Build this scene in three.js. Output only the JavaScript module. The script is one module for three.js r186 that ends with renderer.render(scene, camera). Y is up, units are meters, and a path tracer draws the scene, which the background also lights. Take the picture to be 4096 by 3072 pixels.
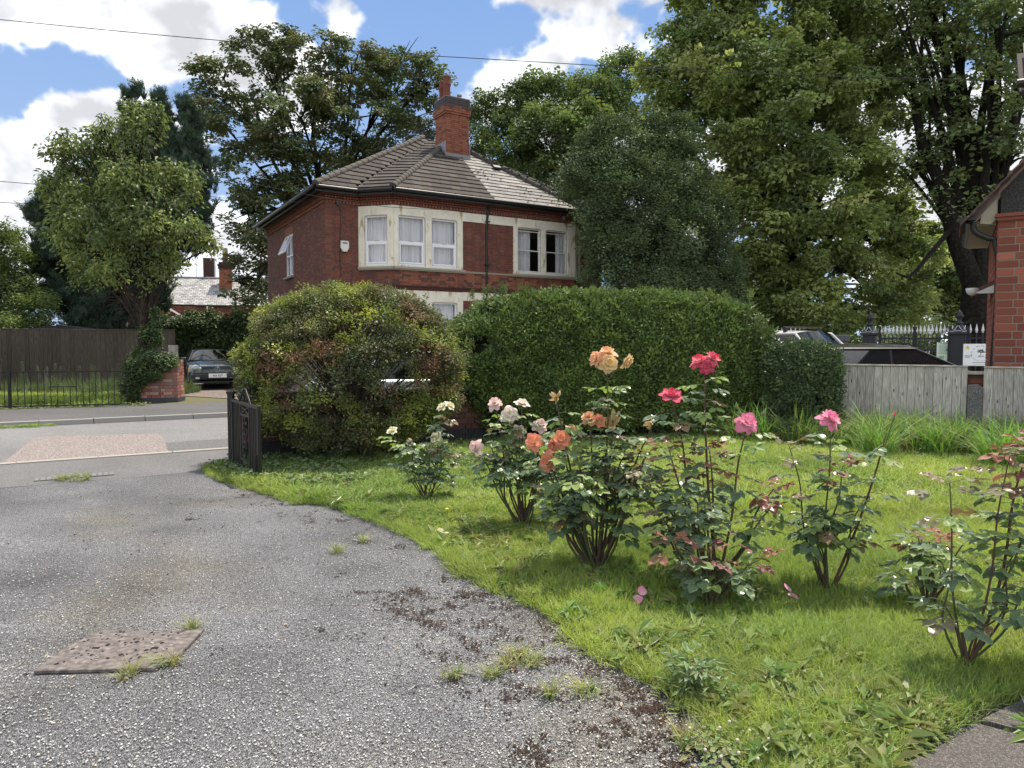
import * as THREE from 'three';
import { mergeGeometries, mergeVertices } from 'three/addons/utils/BufferGeometryUtils.js';
import { ImprovedNoise } from 'three/addons/math/ImprovedNoise.js';
import { RoundedBoxGeometry } from 'three/addons/geometries/RoundedBoxGeometry.js';

// ---------- camera, sky, sun, exposure ----------
const scene = new THREE.Scene();
const camera = new THREE.PerspectiveCamera(56.75, 4 / 3, 0.1, 3000);
camera.position.set(0, 1.5, 0);
camera.rotation.x = -3 * Math.PI / 180;
const renderer = new THREE.WebGLRenderer({ antialias: true });
renderer.toneMapping = THREE.LinearToneMapping;
renderer.toneMappingExposure = 1.9;
renderer.shadowMap.enabled = true;
const SUN = new THREE.Vector3(0.199, 0.848, -0.491).normalize();
const sun = new THREE.DirectionalLight(0xfff3e2, 3.5);
sun.position.copy(SUN).multiplyScalar(80);
sun.castShadow = true;
sun.shadow.radius = 1;
sun.shadow.mapSize.set(4096, 4096);
Object.assign(sun.shadow.camera, { left: -45, right: 45, top: 45, bottom: -45, near: 1, far: 220 });
sun.target.position.set(0, 0, -18);
scene.add(sun, sun.target);

const PN = new ImprovedNoise();
const noise = (x, y, z = 0) => PN.noise(x, y, z);
const fbm = (x, y, z = 0, o = 5) => { let s = 0, a = 0.5; for (let i = 0; i < o; i++) { s += a * noise(x, y, z); x = x * 2.03 + 7.1; y = y * 2.03 + 3.7; z = z * 2.03 + 1.3; a *= 0.5; } return s; };
const clamp = (v, a = 0, b = 1) => Math.min(b, Math.max(a, v));
const sstep = (a, b, v) => { const t = clamp((v - a) / (b - a)); return t * t * (3 - 2 * t); };
const mix = (a, b, t) => a + (b - a) * t;
function rng(seed) { let a = seed >>> 0; return () => { a = (a + 0x6D2B79F5) | 0; let t = Math.imul(a ^ (a >>> 15), 1 | a); t = (t + Math.imul(t ^ (t >>> 7), 61 | t)) ^ t; return ((t ^ (t >>> 14)) >>> 0) / 4294967296; }; }

{ // cumulus sky: [azimuth from -z to the right, elevation, half width, half height, strength], degrees
  const banks = [[-37, 21.5, 6, 3, 1], [-31, 22, 5, 2.8, 1], [-25, 21.5, 6, 3.2, 1], [-20, 20.5, 5, 3, 1], [-17, 18.5, 4, 2.5, .9], [-13, 24, 2.3, 2, 1], [-37, 11.5, 5, 3, 1.05], [-38, 7, 7, 3.5, 1], [-30, 15.2, 3.5, 2, 1], [-26, 14.5, 4, 2.5, .9], [4.5, 25, 7, 2.6, 1.05], [9, 24, 5, 2.8, 1],
    [0, 20.3, 3.2, 2.6, 1], [2.5, 21.5, 3, 2, .9], [-2.5, 18.5, 2.5, 2, .8], [4, 17, 4, 2.5, .8], [-21, 6, 7, 4, .9], [12, 12, 9, 6, .85], [30, 14, 11, 12, .95], [38, 22, 9, 8, .9]];
  const W = 3072, H = 1536, data = new Float32Array(W * H * 4);
  const puff = (x, y, z) => { let s = 0, a = .5, t = 0; for (let i = 0; i < 6; i++) { s += a * (1 - 2 * Math.abs(noise(x, y, z))); t += a; x = x * 2.1 + 5; y = y * 2.1 + 9; z = z * 2.1 + 2; a *= .55; } return s / t; };
  for (let j = 0; j < H; j++) {
    const el = ((j + .5) / H - .5) * Math.PI, sy = Math.sin(el), cy = Math.cos(el), elD = el * 180 / Math.PI;
    for (let i = 0; i < W; i++) {
      const phi = (i + .5) / W * 2 * Math.PI - Math.PI, dx = Math.cos(phi) * cy, dz = Math.sin(phi) * cy, k = (j * W + i) * 4;
      let r, g, b;
      if (sy < -.02) { r = .22; g = .23; b = .2; }
      else {
        const h = Math.pow(1 - clamp(sy), 2.4);
        r = mix(.085, .30, h); g = mix(.185, .39, h); b = mix(.41, .52, h);
        const az = Math.atan2(dx, -dz) * 180 / Math.PI;
        const q = 1 / (Math.max(0, sy) + .22), px = dx * q * 2.1, pz = dz * q * 2.1;
        const free = (fbm(px * .8 + 3, pz * .8 + 8, 2, 3) + .16) * 2.4 + .25 * h;
        const win = (1 - sstep(40, 62, Math.abs(az))) * (1 - sstep(32, 46, elD));
        let f = free;
        if (win > 0) { let m = -1; for (const [a, e, ra, re, s] of banks) { const u = (az - a) / ra, v = (elD - e) / re; m = Math.max(m, s - (u * u + v * v) * .62); } f = mix(free, clamp(m, -1, 1) * 1.0 - .28, win); }
        const nx = dx * 9, ny = sy * 11, nz = dz * 9; if (f < -.75) { data[k] = r; data[k + 1] = g; data[k + 2] = b; data[k + 3] = 1; continue; } const p1 = puff(nx, ny, nz);
        const den = f + (p1 - .52) * 1.25 + .12 * fbm(nx * .6, ny * .6, nz * .6 + 4, 3);
        const c = sstep(-.02, .34, den);
        if (c > 0) {
          const lit = puff(nx + SUN.x * .35, ny + .5, nz + SUN.z * .35);
          const thick = sstep(.2, 1.1, den);
          let L = .76 + (p1 - lit) * .55 - thick * .40 - .10 * sstep(.1, .6, fbm(nx * .35, ny * .7, nz * .35, 3) + .3);
          L = clamp(L, .42, .92) * (1.08 - .22 * (dx * SUN.x + dz * SUN.z) / .53);
          const cr = L * .98, cg = L, cb = L * mix(1.06, 1.0, clamp(L - .4));
          r = mix(r, cr, c); g = mix(g, cg, c); b = mix(b, cb, c);
        }
      }
      data[k] = r; data[k + 1] = g; data[k + 2] = b; data[k + 3] = 1;
    }
  }
  const t = new THREE.DataTexture(data, W, H, THREE.RGBAFormat, THREE.FloatType);
  t.mapping = THREE.EquirectangularReflectionMapping; t.magFilter = THREE.LinearFilter; t.needsUpdate = true;
  scene.background = t; scene.environment = t;
}

// ---------- helpers ----------
const V = (x, y, z) => new THREE.Vector3(x, y, z);
const UP = V(0, 1, 0);
const names = {};
function numbered(n) { if (!(n in names)) { names[n] = 0; return n; } return n + '_' + String(++names[n]).padStart(3, '0'); }
function shadow(o) { o.traverse(m => { if (m.isMesh) { m.castShadow = true; m.receiveShadow = true; } }); return o; }
function tag(o, label, category, group, kind) { o.userData.label = label; if (category) o.userData.category = category; if (group) o.userData.group = group; if (kind) o.userData.kind = kind; return o; }
function thing(name, label, category, pos = [0, 0, 0], turn = 0, group) { const g = new THREE.Group(); g.name = numbered(name); g.position.set(...pos); g.rotation.y = turn; scene.add(g); return tag(g, label, category, group); }
function part(parent, name, geo, mat, label) { const m = new THREE.Mesh(geo, mat); m.name = name; if (label) m.userData.label = label; parent.add(m); return m; }
function struct(name, geo, mat, label) { const m = new THREE.Mesh(geo, mat); m.name = name; m.userData.kind = 'structure'; if (label) { m.userData.label = label; m.userData.category = name.replace(/_/g, ' '); } scene.add(m); return m; }
const lin = (r, g, b) => new THREE.Color().setRGB(r, g, b);
const std = (c, rough = .9, o = {}) => new THREE.MeshStandardMaterial({ color: c instanceof THREE.Color ? c : lin(...c), roughness: rough, ...o });
const leafMat = (t = .4, gloss = .6, o = {}) => new THREE.MeshPhysicalMaterial({ color: 0xffffff, roughness: 1, clearcoat: clamp(1 - gloss), clearcoatRoughness: .4, transmission: t, thickness: 0, side: THREE.DoubleSide, ...o });
function tex(w, h, fn, srgb = false) {
  const d = new Uint8Array(w * h * 4);
  for (let y = 0; y < h; y++) for (let x = 0; x < w; x++) { const c = fn(x, y), k = (y * w + x) * 4; if (Array.isArray(c)) { d[k] = clamp(c[0]) * 255; d[k + 1] = clamp(c[1]) * 255; d[k + 2] = clamp(c[2]) * 255; } else d[k] = d[k + 1] = d[k + 2] = clamp(c) * 255; d[k + 3] = 255; }
  const t = new THREE.DataTexture(d, w, h); t.wrapS = t.wrapT = THREE.RepeatWrapping; t.magFilter = THREE.LinearFilter; t.minFilter = THREE.LinearMipmapLinearFilter; if (srgb) t.colorSpace = THREE.SRGBColorSpace; t.needsUpdate = true; return t;
}
const box = (w, h, d, x = 0, y = 0, z = 0) => new THREE.BoxGeometry(w, h, d).translate(x, y, z);
const rbox = (w, h, d, r, x = 0, y = 0, z = 0) => new RoundedBoxGeometry(w, h, d, 2, r).translate(x, y, z);
const merge = gs => mergeGeometries(gs.map(g => { const n = g.index ? g.toNonIndexed() : g.clone(); for (const k of Object.keys(n.attributes)) if (!['position', 'normal', 'uv'].includes(k)) n.deleteAttribute(k); if (!n.attributes.uv) n.setAttribute('uv', new THREE.BufferAttribute(new Float32Array(n.attributes.position.count * 2), 2)); return n; }));
function frameM(o, x, n) { const X = x.clone().normalize(), Z = n.clone().normalize(), Y = Z.clone().cross(X); return new THREE.Matrix4().makeBasis(X, Y, Z).setPosition(o); }
// a tapered tube through points
function tube(pts, r0, r1, seg = 6, n = 0, closed = true) {
  const P = pts.length > 2 || n ? new THREE.CatmullRomCurve3(pts).getPoints(n || pts.length * 3) : pts, pos = [], nor = [], idx = [], uv = [];
  let N = null, len = 0;
  for (let i = 0; i < P.length; i++) {
    const T = P[Math.min(i + 1, P.length - 1)].clone().sub(P[Math.max(i - 1, 0)]).normalize();
    if (!N) N = Math.abs(T.y) < .9 ? UP.clone().cross(T).normalize() : V(1, 0, 0).cross(T).normalize(); else N.sub(T.clone().multiplyScalar(N.dot(T))).normalize();
    const B = T.clone().cross(N), r = typeof r1 === 'function' ? r1(i / (P.length - 1)) : mix(r0, r1, i / (P.length - 1));
    if (i) len += P[i].distanceTo(P[i - 1]);
    for (let j = 0; j <= seg; j++) { const a = j / seg * Math.PI * 2, d = N.clone().multiplyScalar(Math.cos(a)).addScaledVector(B, Math.sin(a)); pos.push(P[i].x + d.x * r, P[i].y + d.y * r, P[i].z + d.z * r); nor.push(d.x, d.y, d.z); uv.push(j / seg, len); }
  }
  for (let i = 0; i < P.length - 1; i++) for (let j = 0; j < seg; j++) { const a = i * (seg + 1) + j, b = a + seg + 1; idx.push(a, a + 1, b, b, a + 1, b + 1); }
  if (closed) for (const e of [0, P.length - 1]) { const c = pos.length / 3; pos.push(P[e].x, P[e].y, P[e].z); nor.push(0, 1, 0); uv.push(0, 0); for (let j = 0; j < seg; j++) { const a = e * (seg + 1) + j; e ? idx.push(c, a, a + 1) : idx.push(c, a + 1, a); } }
  const g = new THREE.BufferGeometry(); g.setAttribute('position', new THREE.Float32BufferAttribute(pos, 3)); g.setAttribute('normal', new THREE.Float32BufferAttribute(nor, 3)); g.setAttribute('uv', new THREE.Float32BufferAttribute(uv, 2)); g.setIndex(idx); return g;
}
function tri(pos, uv) { const g = new THREE.BufferGeometry(); g.setAttribute('position', new THREE.Float32BufferAttribute(pos, 3)); if (uv) g.setAttribute('uv', new THREE.Float32BufferAttribute(uv, 2)); g.computeVertexNormals(); return g; }
function quads(list) { const p = []; for (const [a, b, c, d] of list) { for (const v of d ? [a, b, c, a, c, d] : [a, b, c]) p.push(v.x, v.y, v.z); } return tri(p); }
function extrude(points, depth, holes = [], bevel = 0) { const s = new THREE.Shape(points.map(p => new THREE.Vector2(p[0], p[1]))); for (const h of holes) s.holes.push(new THREE.Path(h.map(p => new THREE.Vector2(p[0], p[1])))); return new THREE.ExtrudeGeometry(s, { depth, bevelEnabled: bevel > 0, bevelSize: bevel, bevelThickness: bevel, bevelSegments: 1, steps: 1 }); }
const rect = (x0, x1, y0, y1) => [[x0, y0], [x1, y0], [x1, y1], [x0, y1]];
// pieces: the first `max` (largest weight) become meshes of their own, the rest one mesh
const tmpQ0 = new THREE.Quaternion();
const UNIT = new THREE.BoxGeometry(1, 1, 1);
function pieces(parent, name, items, mats, { max = 300, geo = UNIT, more = name + '_rows' } = {}) {
  items.sort((a, b) => (b.w || 0) - (a.w || 0));
  items.slice(0, max).forEach(it => { const m = new THREE.Mesh(geo, mats[it.k % mats.length]); m.name = name; it.m.decompose(m.position, m.quaternion, m.scale); parent.add(m); });
  const rest = items.slice(max); if (!rest.length) return;
  const src = geo.index ? geo.toNonIndexed() : geo, sp = src.attributes.position, n = sp.count, pos = new Float32Array(rest.length * n * 3), col = new Float32Array(rest.length * n * 3), v = V(0, 0, 0);
  rest.forEach((it, i) => { const c = mats[it.k % mats.length].color; for (let j = 0; j < n; j++) { v.fromBufferAttribute(sp, j).applyMatrix4(it.m); const o = (i * n + j) * 3; pos[o] = v.x; pos[o + 1] = v.y; pos[o + 2] = v.z; col[o] = c.r; col[o + 1] = c.g; col[o + 2] = c.b; } });
  const g = new THREE.BufferGeometry(); g.setAttribute('position', new THREE.BufferAttribute(pos, 3)); g.setAttribute('color', new THREE.BufferAttribute(col, 3)); g.computeVertexNormals();
  part(parent, more, g, new THREE.MeshStandardMaterial({ vertexColors: true, roughness: mats[0].roughness })).userData.kind = 'stuff';
}
const boxM = (F, x, y, z, w, h, d, rz = 0) => new THREE.Matrix4().multiplyMatrices(F, new THREE.Matrix4().compose(V(x, y, z), new THREE.Quaternion().setFromEuler(new THREE.Euler(0, 0, rz)), V(w, h, d)));
// bricks in flemish bond on the plane F (x right, y up, z out), minus openings
function bricks(out, F, x0, x1, y0, y1, openings, R, { course = .075, L = .215, Hd = .1025, j = .01, proud = .012, kinds = 6, w = 0, top = null, pick = null } = {}) {
  const n = Math.round((y1 - y0) / course), ch = (y1 - y0) / n;
  for (let r = 0; r < n; r++) {
    const yb = y0 + r * ch, ym = yb + ch / 2; let x = x0 - (r % 2 ? L * .74 : 0), head = r % 2 === 1; const xe = top ? Math.min(x1, top(ym)) : x1;
    while (x < xe) {
      const len = head ? Hd : L; let a = Math.max(x, x0), b = Math.min(x + len, xe);
      for (const [ox0, ox1, oy0, oy1] of openings) if (ym > oy0 && ym < oy1 && b > ox0 && a < ox1) { if (a >= ox0 && b <= ox1) b = a; else if (a < ox0) b = Math.min(b, ox0 - .004); else a = Math.max(a, ox1 + .004); }
      if (b - a > .025) out.push({ m: boxM(F, (a + b) / 2, ym, 0, b - a, ch - j, proud * 2 + (R() - .5) * .004), k: pick ? pick((a + b) / 2, ym, head) : Math.floor(R() * kinds), w: w + R() * .01 });
      x += len + j; head = !head;
    }
  }
}
// ---------- ground ----------
const U = V(.857, 0, -.515), TT = V(-.515, 0, -.857);           // along the road, across the road
const rd = (s, t, y = 0) => V(U.x * s + TT.x * t, y, U.z * s + TT.z * t);
function chipTex(n, cell, seed, tone, gap) {                     // stone chips set in tar: colour and height
  const g = Math.floor(n / cell), R = rng(seed), cx = new Float32Array(g * g), cy = new Float32Array(g * g), cv = [], ch = new Float32Array(g * g);
  for (let i = 0; i < g * g; i++) { cx[i] = R(); cy[i] = R(); cv.push(tone(R)); ch[i] = .45 + .55 * R(); }
  const col = new Uint8Array(n * n * 4), hgt = new Uint8Array(n * n * 4);
  for (let y = 0; y < n; y++) for (let x = 0; x < n; x++) {
    const fx = x / n * g, fy = y / n * g, ix = Math.floor(fx), iy = Math.floor(fy); let d1 = 9, d2 = 9, bi = 0;
    for (let b = -1; b < 2; b++) for (let a = -1; a < 2; a++) { const k = ((iy + b + g) % g) * g + (ix + a + g) % g, dx = ix + a + cx[k] - fx, dy = iy + b + cy[k] - fy, d = dx * dx + dy * dy; if (d < d1) { d2 = d1; d1 = d; bi = k; } else if (d < d2) d2 = d; }
    const e = sstep(.04, .3, Math.sqrt(d2) - Math.sqrt(d1)), k = (y * n + x) * 4, c = cv[bi], h = e * ch[bi];
    for (let q = 0; q < 3; q++) { col[k + q] = clamp(mix(gap[q], c[q], e)) * 255; hgt[k + q] = h * 255; } col[k + 3] = hgt[k + 3] = 255;
  }
  return [col, hgt].map((d, i) => { const t = new THREE.DataTexture(d, n, n); t.wrapS = t.wrapT = THREE.RepeatWrapping; t.magFilter = THREE.LinearFilter; t.minFilter = THREE.LinearMipmapLinearFilter; if (!i) t.colorSpace = THREE.SRGBColorSpace; t.needsUpdate = true; return t; });
}
const grey = (lo, hi, p = 1.2) => R => { const v = lo + (hi - lo) * Math.pow(R(), p), w = (R() - .5) * .05; return [v + w * .6, v, v - w]; };
const [chipC, chipH] = chipTex(2048, 7, 11, grey(.32, .92, .8), [.24, .235, .24]);
const [roadC, roadH] = chipTex(1024, 6, 12, grey(.48, .70), [.40, .40, .41]);
const [redC, redH] = chipTex(1024, 8, 13, R => { const v = .45 + .35 * R(); return R() < .5 ? [v, v * .91, v * .885] : [v, v * .97, v * .95]; }, [.30, .275, .27]);
function sheet(s0, s1, t0, t1, y, step, colour, uvm = .5) {       // a road-aligned grid with vertex colours and uv in metres
  const ns = Math.max(1, Math.round((s1 - s0) / step)), nt = Math.max(1, Math.round((t1 - t0) / step)), pos = [], uv = [], col = [], idx = [];
  for (let j = 0; j <= nt; j++) for (let i = 0; i <= ns; i++) { const s = mix(s0, s1, i / ns), t = mix(t0, t1, j / nt), p = rd(s, t); pos.push(p.x, typeof y === 'function' ? y(p.x, p.z) : y, p.z); uv.push(s * uvm, t * uvm); const c = colour(p.x, p.z); col.push(c[0], c[1], c[2]); }
  for (let j = 0; j < nt; j++) for (let i = 0; i < ns; i++) { const a = j * (ns + 1) + i, b = a + ns + 1; idx.push(a, a + 1, b, b, a + 1, b + 1); }
  const g = new THREE.BufferGeometry(); g.setAttribute('position', new THREE.Float32BufferAttribute(pos, 3)); g.setAttribute('uv', new THREE.Float32BufferAttribute(uv, 2)); g.setAttribute('color', new THREE.Float32BufferAttribute(col, 3)); g.setIndex(idx); g.computeVertexNormals(); return g;
}
const flip = g => { const n = g.attributes.normal; if (n.getY(0) < 0) { const a = g.index.array; for (let i = 0; i < a.length; i += 3) { const q = a[i]; a[i] = a[i + 1]; a[i + 1] = q; } g.computeVertexNormals(); } return g; };
const stain = (x, z, f, o = 4) => fbm(x * f + 11, z * f + 5, 3.3, o);
struct('ground', new THREE.PlaneGeometry(1600, 1600).rotateX(-Math.PI / 2).translate(0, -.16, -300), std([.06, .075, .03], 1), 'wide green ground stretching beyond the gardens');
// asphalt drive: weathered chippings, sandy silt streaks and darker worn patches
const driveCol = (x, z) => { const a = stain(x, z, .8), b = stain(x + 40, z, 2.7), silt = sstep(.06, .3, stain(x - 9, z + 7, .55)) * sstep(-4.5, -1.5, -x - 1.2) , v = .70 + a * .45 + b * .4; return [v * (.97 + silt * .10), v * (1 + silt * .03), v * (1.05 - silt * .13)]; };
const driveM = new THREE.MeshStandardMaterial({ map: chipC, bumpMap: chipH, bumpScale: .006, roughness: .92, vertexColors: true });
struct('driveway', flip(sheet(-13, 11, -7, 9.25, (x, z) => stain(x, z, .5) * .012 - .004, .2, driveCol, .8)), driveM, 'grey asphalt driveway with pale worn chippings');
const flatCol = (k, m) => (x, z) => { const v = k * (1 + stain(x, z, .35) * .35 + stain(x, z, 1.9) * .22); return [v * (m ? m[0] : 1), v * (m ? m[1] : 1), v * (m ? m[2] : 1)]; };
const roadM = new THREE.MeshStandardMaterial({ map: roadC, bumpMap: roadH, bumpScale: .004, roughness: .9, vertexColors: true });
struct('pavement', flip(sheet(-30, 60, 9.25, 11.05, -.004, .3, flatCol(.64), .7)), roadM, 'near asphalt pavement between the driveway and the road');
struct('road', flip(sheet(-60, 90, 11.2, 16.42, -.035, .4, flatCol(.78), .6)), roadM, 'pale grey asphalt road crossing in front of the house');
const kerbM = std([.30, .28, .245], .9), kerbDark = std([.30, .29, .27], .9);
function kerbRun(name, t0, t1, y0, y1, mat, label) {              // single kerb stones with joints
  const g = new THREE.Group(); g.name = name; g.userData.kind = 'structure'; g.userData.label = label; g.userData.category = 'kerb'; scene.add(g); const R = rng(t0 * 10);
  for (let s = -20; s < 40; s += .915) { const c = rd(s + .45, (t0 + t1) / 2, (y0 + y1) / 2 + (R() - .5) * .006), m = part(g, 'kerb_stone', new THREE.BoxGeometry(.902, y1 - y0, t1 - t0), mat); m.position.copy(c); m.rotation.y = .5411; }
}
kerbRun('dropped_kerb', 11.055, 11.195, -.12, .006, kerbM, 'pale concrete dropped kerb along the near pavement edge');
kerbRun('kerb', 16.43, 16.57, -.12, .064, kerbDark, 'worn grey kerb along the far pavement');
struct('far_pavement', flip(sheet(-60, 90, 16.575, 19.85, .062, .5, flatCol(.42), .6)), roadM, 'dark asphalt pavement on the far side of the road');
const plotCol = (x, z) => { const v = 1 + stain(x, z, .6) * .8; return [.10 * v, .10 * v, .045 * v]; };
struct('garden_ground', flip(sheet(-110, 130, 19.86, 140, (x, z) => .05 + stain(x, z, .2) * .006, 1.5, plotCol)), new THREE.MeshStandardMaterial({ vertexColors: true, roughness: 1 }), 'rough garden ground behind the far pavement');
const patch = (name, pts, y, mat, label) => { const s = new THREE.Shape(pts.map(p => new THREE.Vector2(p[0], -p[1]))); const g = new THREE.ShapeGeometry(s).rotateX(-Math.PI / 2).translate(0, y, 0); const p = g.attributes.position, uv = g.attributes.uv; for (let i = 0; i < p.count; i++) uv.setXY(i, p.getX(i) * .6, p.getZ(i) * .6); return struct(name, g, mat, label); };
const wob = (pts, a, seed, n = 6) => { const R = rng(seed), o = []; pts.forEach((p, i) => { const q = pts[(i + 1) % pts.length]; for (let k = 0; k < n; k++) { const t = k / n; o.push([mix(p[0], q[0], t) + (k ? (R() - .5) * a : 0), mix(p[1], q[1], t) + (k ? (R() - .5) * a : 0)]); } }); return o; };
patch('road_patch', wob([[-6.73, -9.30], [-8.09, -11.99], [-6.23, -12.51], [-5.02, -10.33]], .05, 3), -.029, new THREE.MeshStandardMaterial({ map: redC, bumpMap: redH, bumpScale: .005, roughness: .92 }), 'reddish chipping patch in the road by the dropped kerb');
patch('road_patch_dark', wob([[-5.55, -11.25], [-4.6, -11.95], [-2.5, -13.1], [-1.8, -11.9], [-4.98, -10.36]], .05, 4), -.030, new THREE.MeshStandardMaterial({ map: roadC, color: lin(.62, .62, .63), bumpMap: roadH, bumpScale: .006, roughness: .92 }), 'darker asphalt repair strip beside the reddish road patch');
patch('car_drive', [[-11.3, -21.4], [-7.2, -18.95], [-5.6, -21.5], [-10.2, -29.5], [-14.6, -27.2], [-11.6, -22.6]].map(p => [p[0] + .35, p[1] - .15]), .066, new THREE.MeshStandardMaterial({ map: redC, color: lin(.75, .7, .66), bumpMap: redH, bumpScale: .004, roughness: .95 }), 'brown gravelled hardstanding under the dark coupe');
patch('garden_path', wob([[-13.4, -16.5], [-9.5, -17.65], [-9.7, -18.15], [-13.7, -17.0]], .08, 6), .066, std([.17, .165, .15], .95), 'grey concrete strip behind the low black railing');
// lawn
const edge = [[-3.75, -8.75], [-3.25, -8.05], [-2.68, -7.45], [-2.08, -6.85], [-1.73, -6.72], [-1.31, -6.3], [-.91, -5.83], [-.54, -5.28], [-.36, -4.75], [-.14, -4.42], [.2, -4.04], [.47, -3.47], [.58, -3.24], [.72, -3.08], [.81, -2.84], [.85, -2.57], [.93, -2.4], [.95, -1.9]];
const lawnPoly = [...edge, [1.25, -1.9], [1.34, -2.46], [1.6, -2.62], [1.84, -2.77], [2.18, -2.96], [3.3, -3.6], [9.6, -7.5], [9.4, -8.9], [7.2, -10.35], [5.1, -11.65], [3.6, -12.6], [-1, -11.2], [-2.6, -10.4], [-3.55, -9.3]];
const inPoly = (P, x, z) => { let c = false; for (let i = 0, j = P.length - 1; i < P.length; j = i++) if ((P[i][1] > z) !== (P[j][1] > z) && x < (P[j][0] - P[i][0]) * (z - P[i][1]) / (P[j][1] - P[i][1]) + P[i][0]) c = !c; return c; };
const edgeDist = (x, z) => { let d = 9; for (let i = 0; i < edge.length - 1; i++) { const [ax, az] = edge[i], [bx, bz] = edge[i + 1], t = clamp(((x - ax) * (bx - ax) + (z - az) * (bz - az)) / ((bx - ax) ** 2 + (bz - az) ** 2)); d = Math.min(d, Math.hypot(x - mix(ax, bx, t), z - mix(az, bz, t))); } return d; };
const soilT = tex(512, 512, (x, y) => { const a = .5 + fbm(x / 18, y / 18, 1, 4) * .9; return [.30 * a + .12, .26 * a + .10, .16 * a + .05]; }, true);
patch('lawn', wob(lawnPoly, .06, 8, 5), .014, new THREE.MeshStandardMaterial({ map: soilT, roughness: 1, bumpMap: chipH, bumpScale: .01 }), 'brown earth of the front lawn under the grass');
const slabC = chipTex(512, 5, 21, grey(.34, .60), [.34, .33, .32]);
const slabM = new THREE.MeshStandardMaterial({ map: slabC[0], bumpMap: slabC[1], bumpScale: .002, roughness: .95, color: lin(.62, .58, .54) });
function slab(pts, y) { const g = extrude(pts.map(p => [p[0], -p[1]]), .05).rotateX(-Math.PI / 2).translate(0, y - .05, 0), p = g.attributes.position, uv = g.attributes.uv; for (let i = 0; i < p.count; i++) uv.setXY(i, p.getX(i) * 1.6, p.getZ(i) * 1.6); return g; }
{ const g = new THREE.Group(); g.name = 'garden_slabs'; tag(g, 'grey concrete path slabs at the lawn corner with weeds in the crack', 'path', null, 'structure'); scene.add(g);
  part(g, 'slab', slab([[1.36, -2.42], [1.36, -1.2], [2.6, -1.4], [2.35, -2.28], [1.83, -2.70]], .03), slabM); part(g, 'slab', slab([[1.85, -2.73], [2.38, -2.30], [2.9, -1.6], [4.2, -2.6], [3.3, -3.5], [2.2, -2.93]], .034), slabM); }
// ---------- the house across the road ----------
const brickTones = [[.21, .072, .045], [.175, .060, .040], [.25, .088, .052], [.145, .057, .043], [.20, .09, .062], [.115, .053, .044], [.30, .108, .06]].map(c => std(c, .85));
const mortarM = std([.24, .20, .165], .95), stoneT = tex(512, 512, (x, y) => { const a = fbm(x / 70, y / 70, 2, 5), b = fbm(x / 40 + 9, y / 170, 7, 4), d = sstep(.12, .36, b); return [.95 + a * .10 - d * .20, .925 + a * .10 - d * .25, .86 + a * .10 - d * .33]; }, true);
const stoneM = new THREE.MeshStandardMaterial({ map: stoneT, color: lin(.92, .91, .88), roughness: .9 });
const pvc = std([.86, .86, .87], .35), blackM = std([.012, .012, .014], .4), ironM = std([.018, .017, .017], .55, { metalness: .3 }), leadM = std([.22, .23, .25], .6), glassM = new THREE.MeshPhysicalMaterial({ color: 0xffffff, roughness: .02, transmission: 1, thickness: 0, ior: 1.5 });
const curtainM = new THREE.MeshPhysicalMaterial({ color: lin(.80, .80, .83), roughness: 1, transmission: .25, thickness: 0, side: THREE.DoubleSide });
const oldPaintT = tex(256, 256, (x, y) => { const f = sstep(.05, .16, fbm(x / 16, y / 40, 5, 4) - .06); return [mix(.88, .5, f), mix(.88, .46, f), mix(.86, .4, f)]; }, true);
const oldPaint = new THREE.MeshStandardMaterial({ map: oldPaintT, roughness: .7 });
function curtain(w, h, seed) { const R = rng(seed), n = 48, g = new THREE.PlaneGeometry(w, h, n, 1), p = g.attributes.position, ph = R() * 6; for (let i = 0; i < p.count; i++) { const x = p.getX(i); p.setZ(i, .034 * Math.sin(x * 46 + ph + 2.2 * Math.sin(x * 13 + ph)) + .012 * Math.sin(x * 91)); } g.computeVertexNormals(); return g; }
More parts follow.
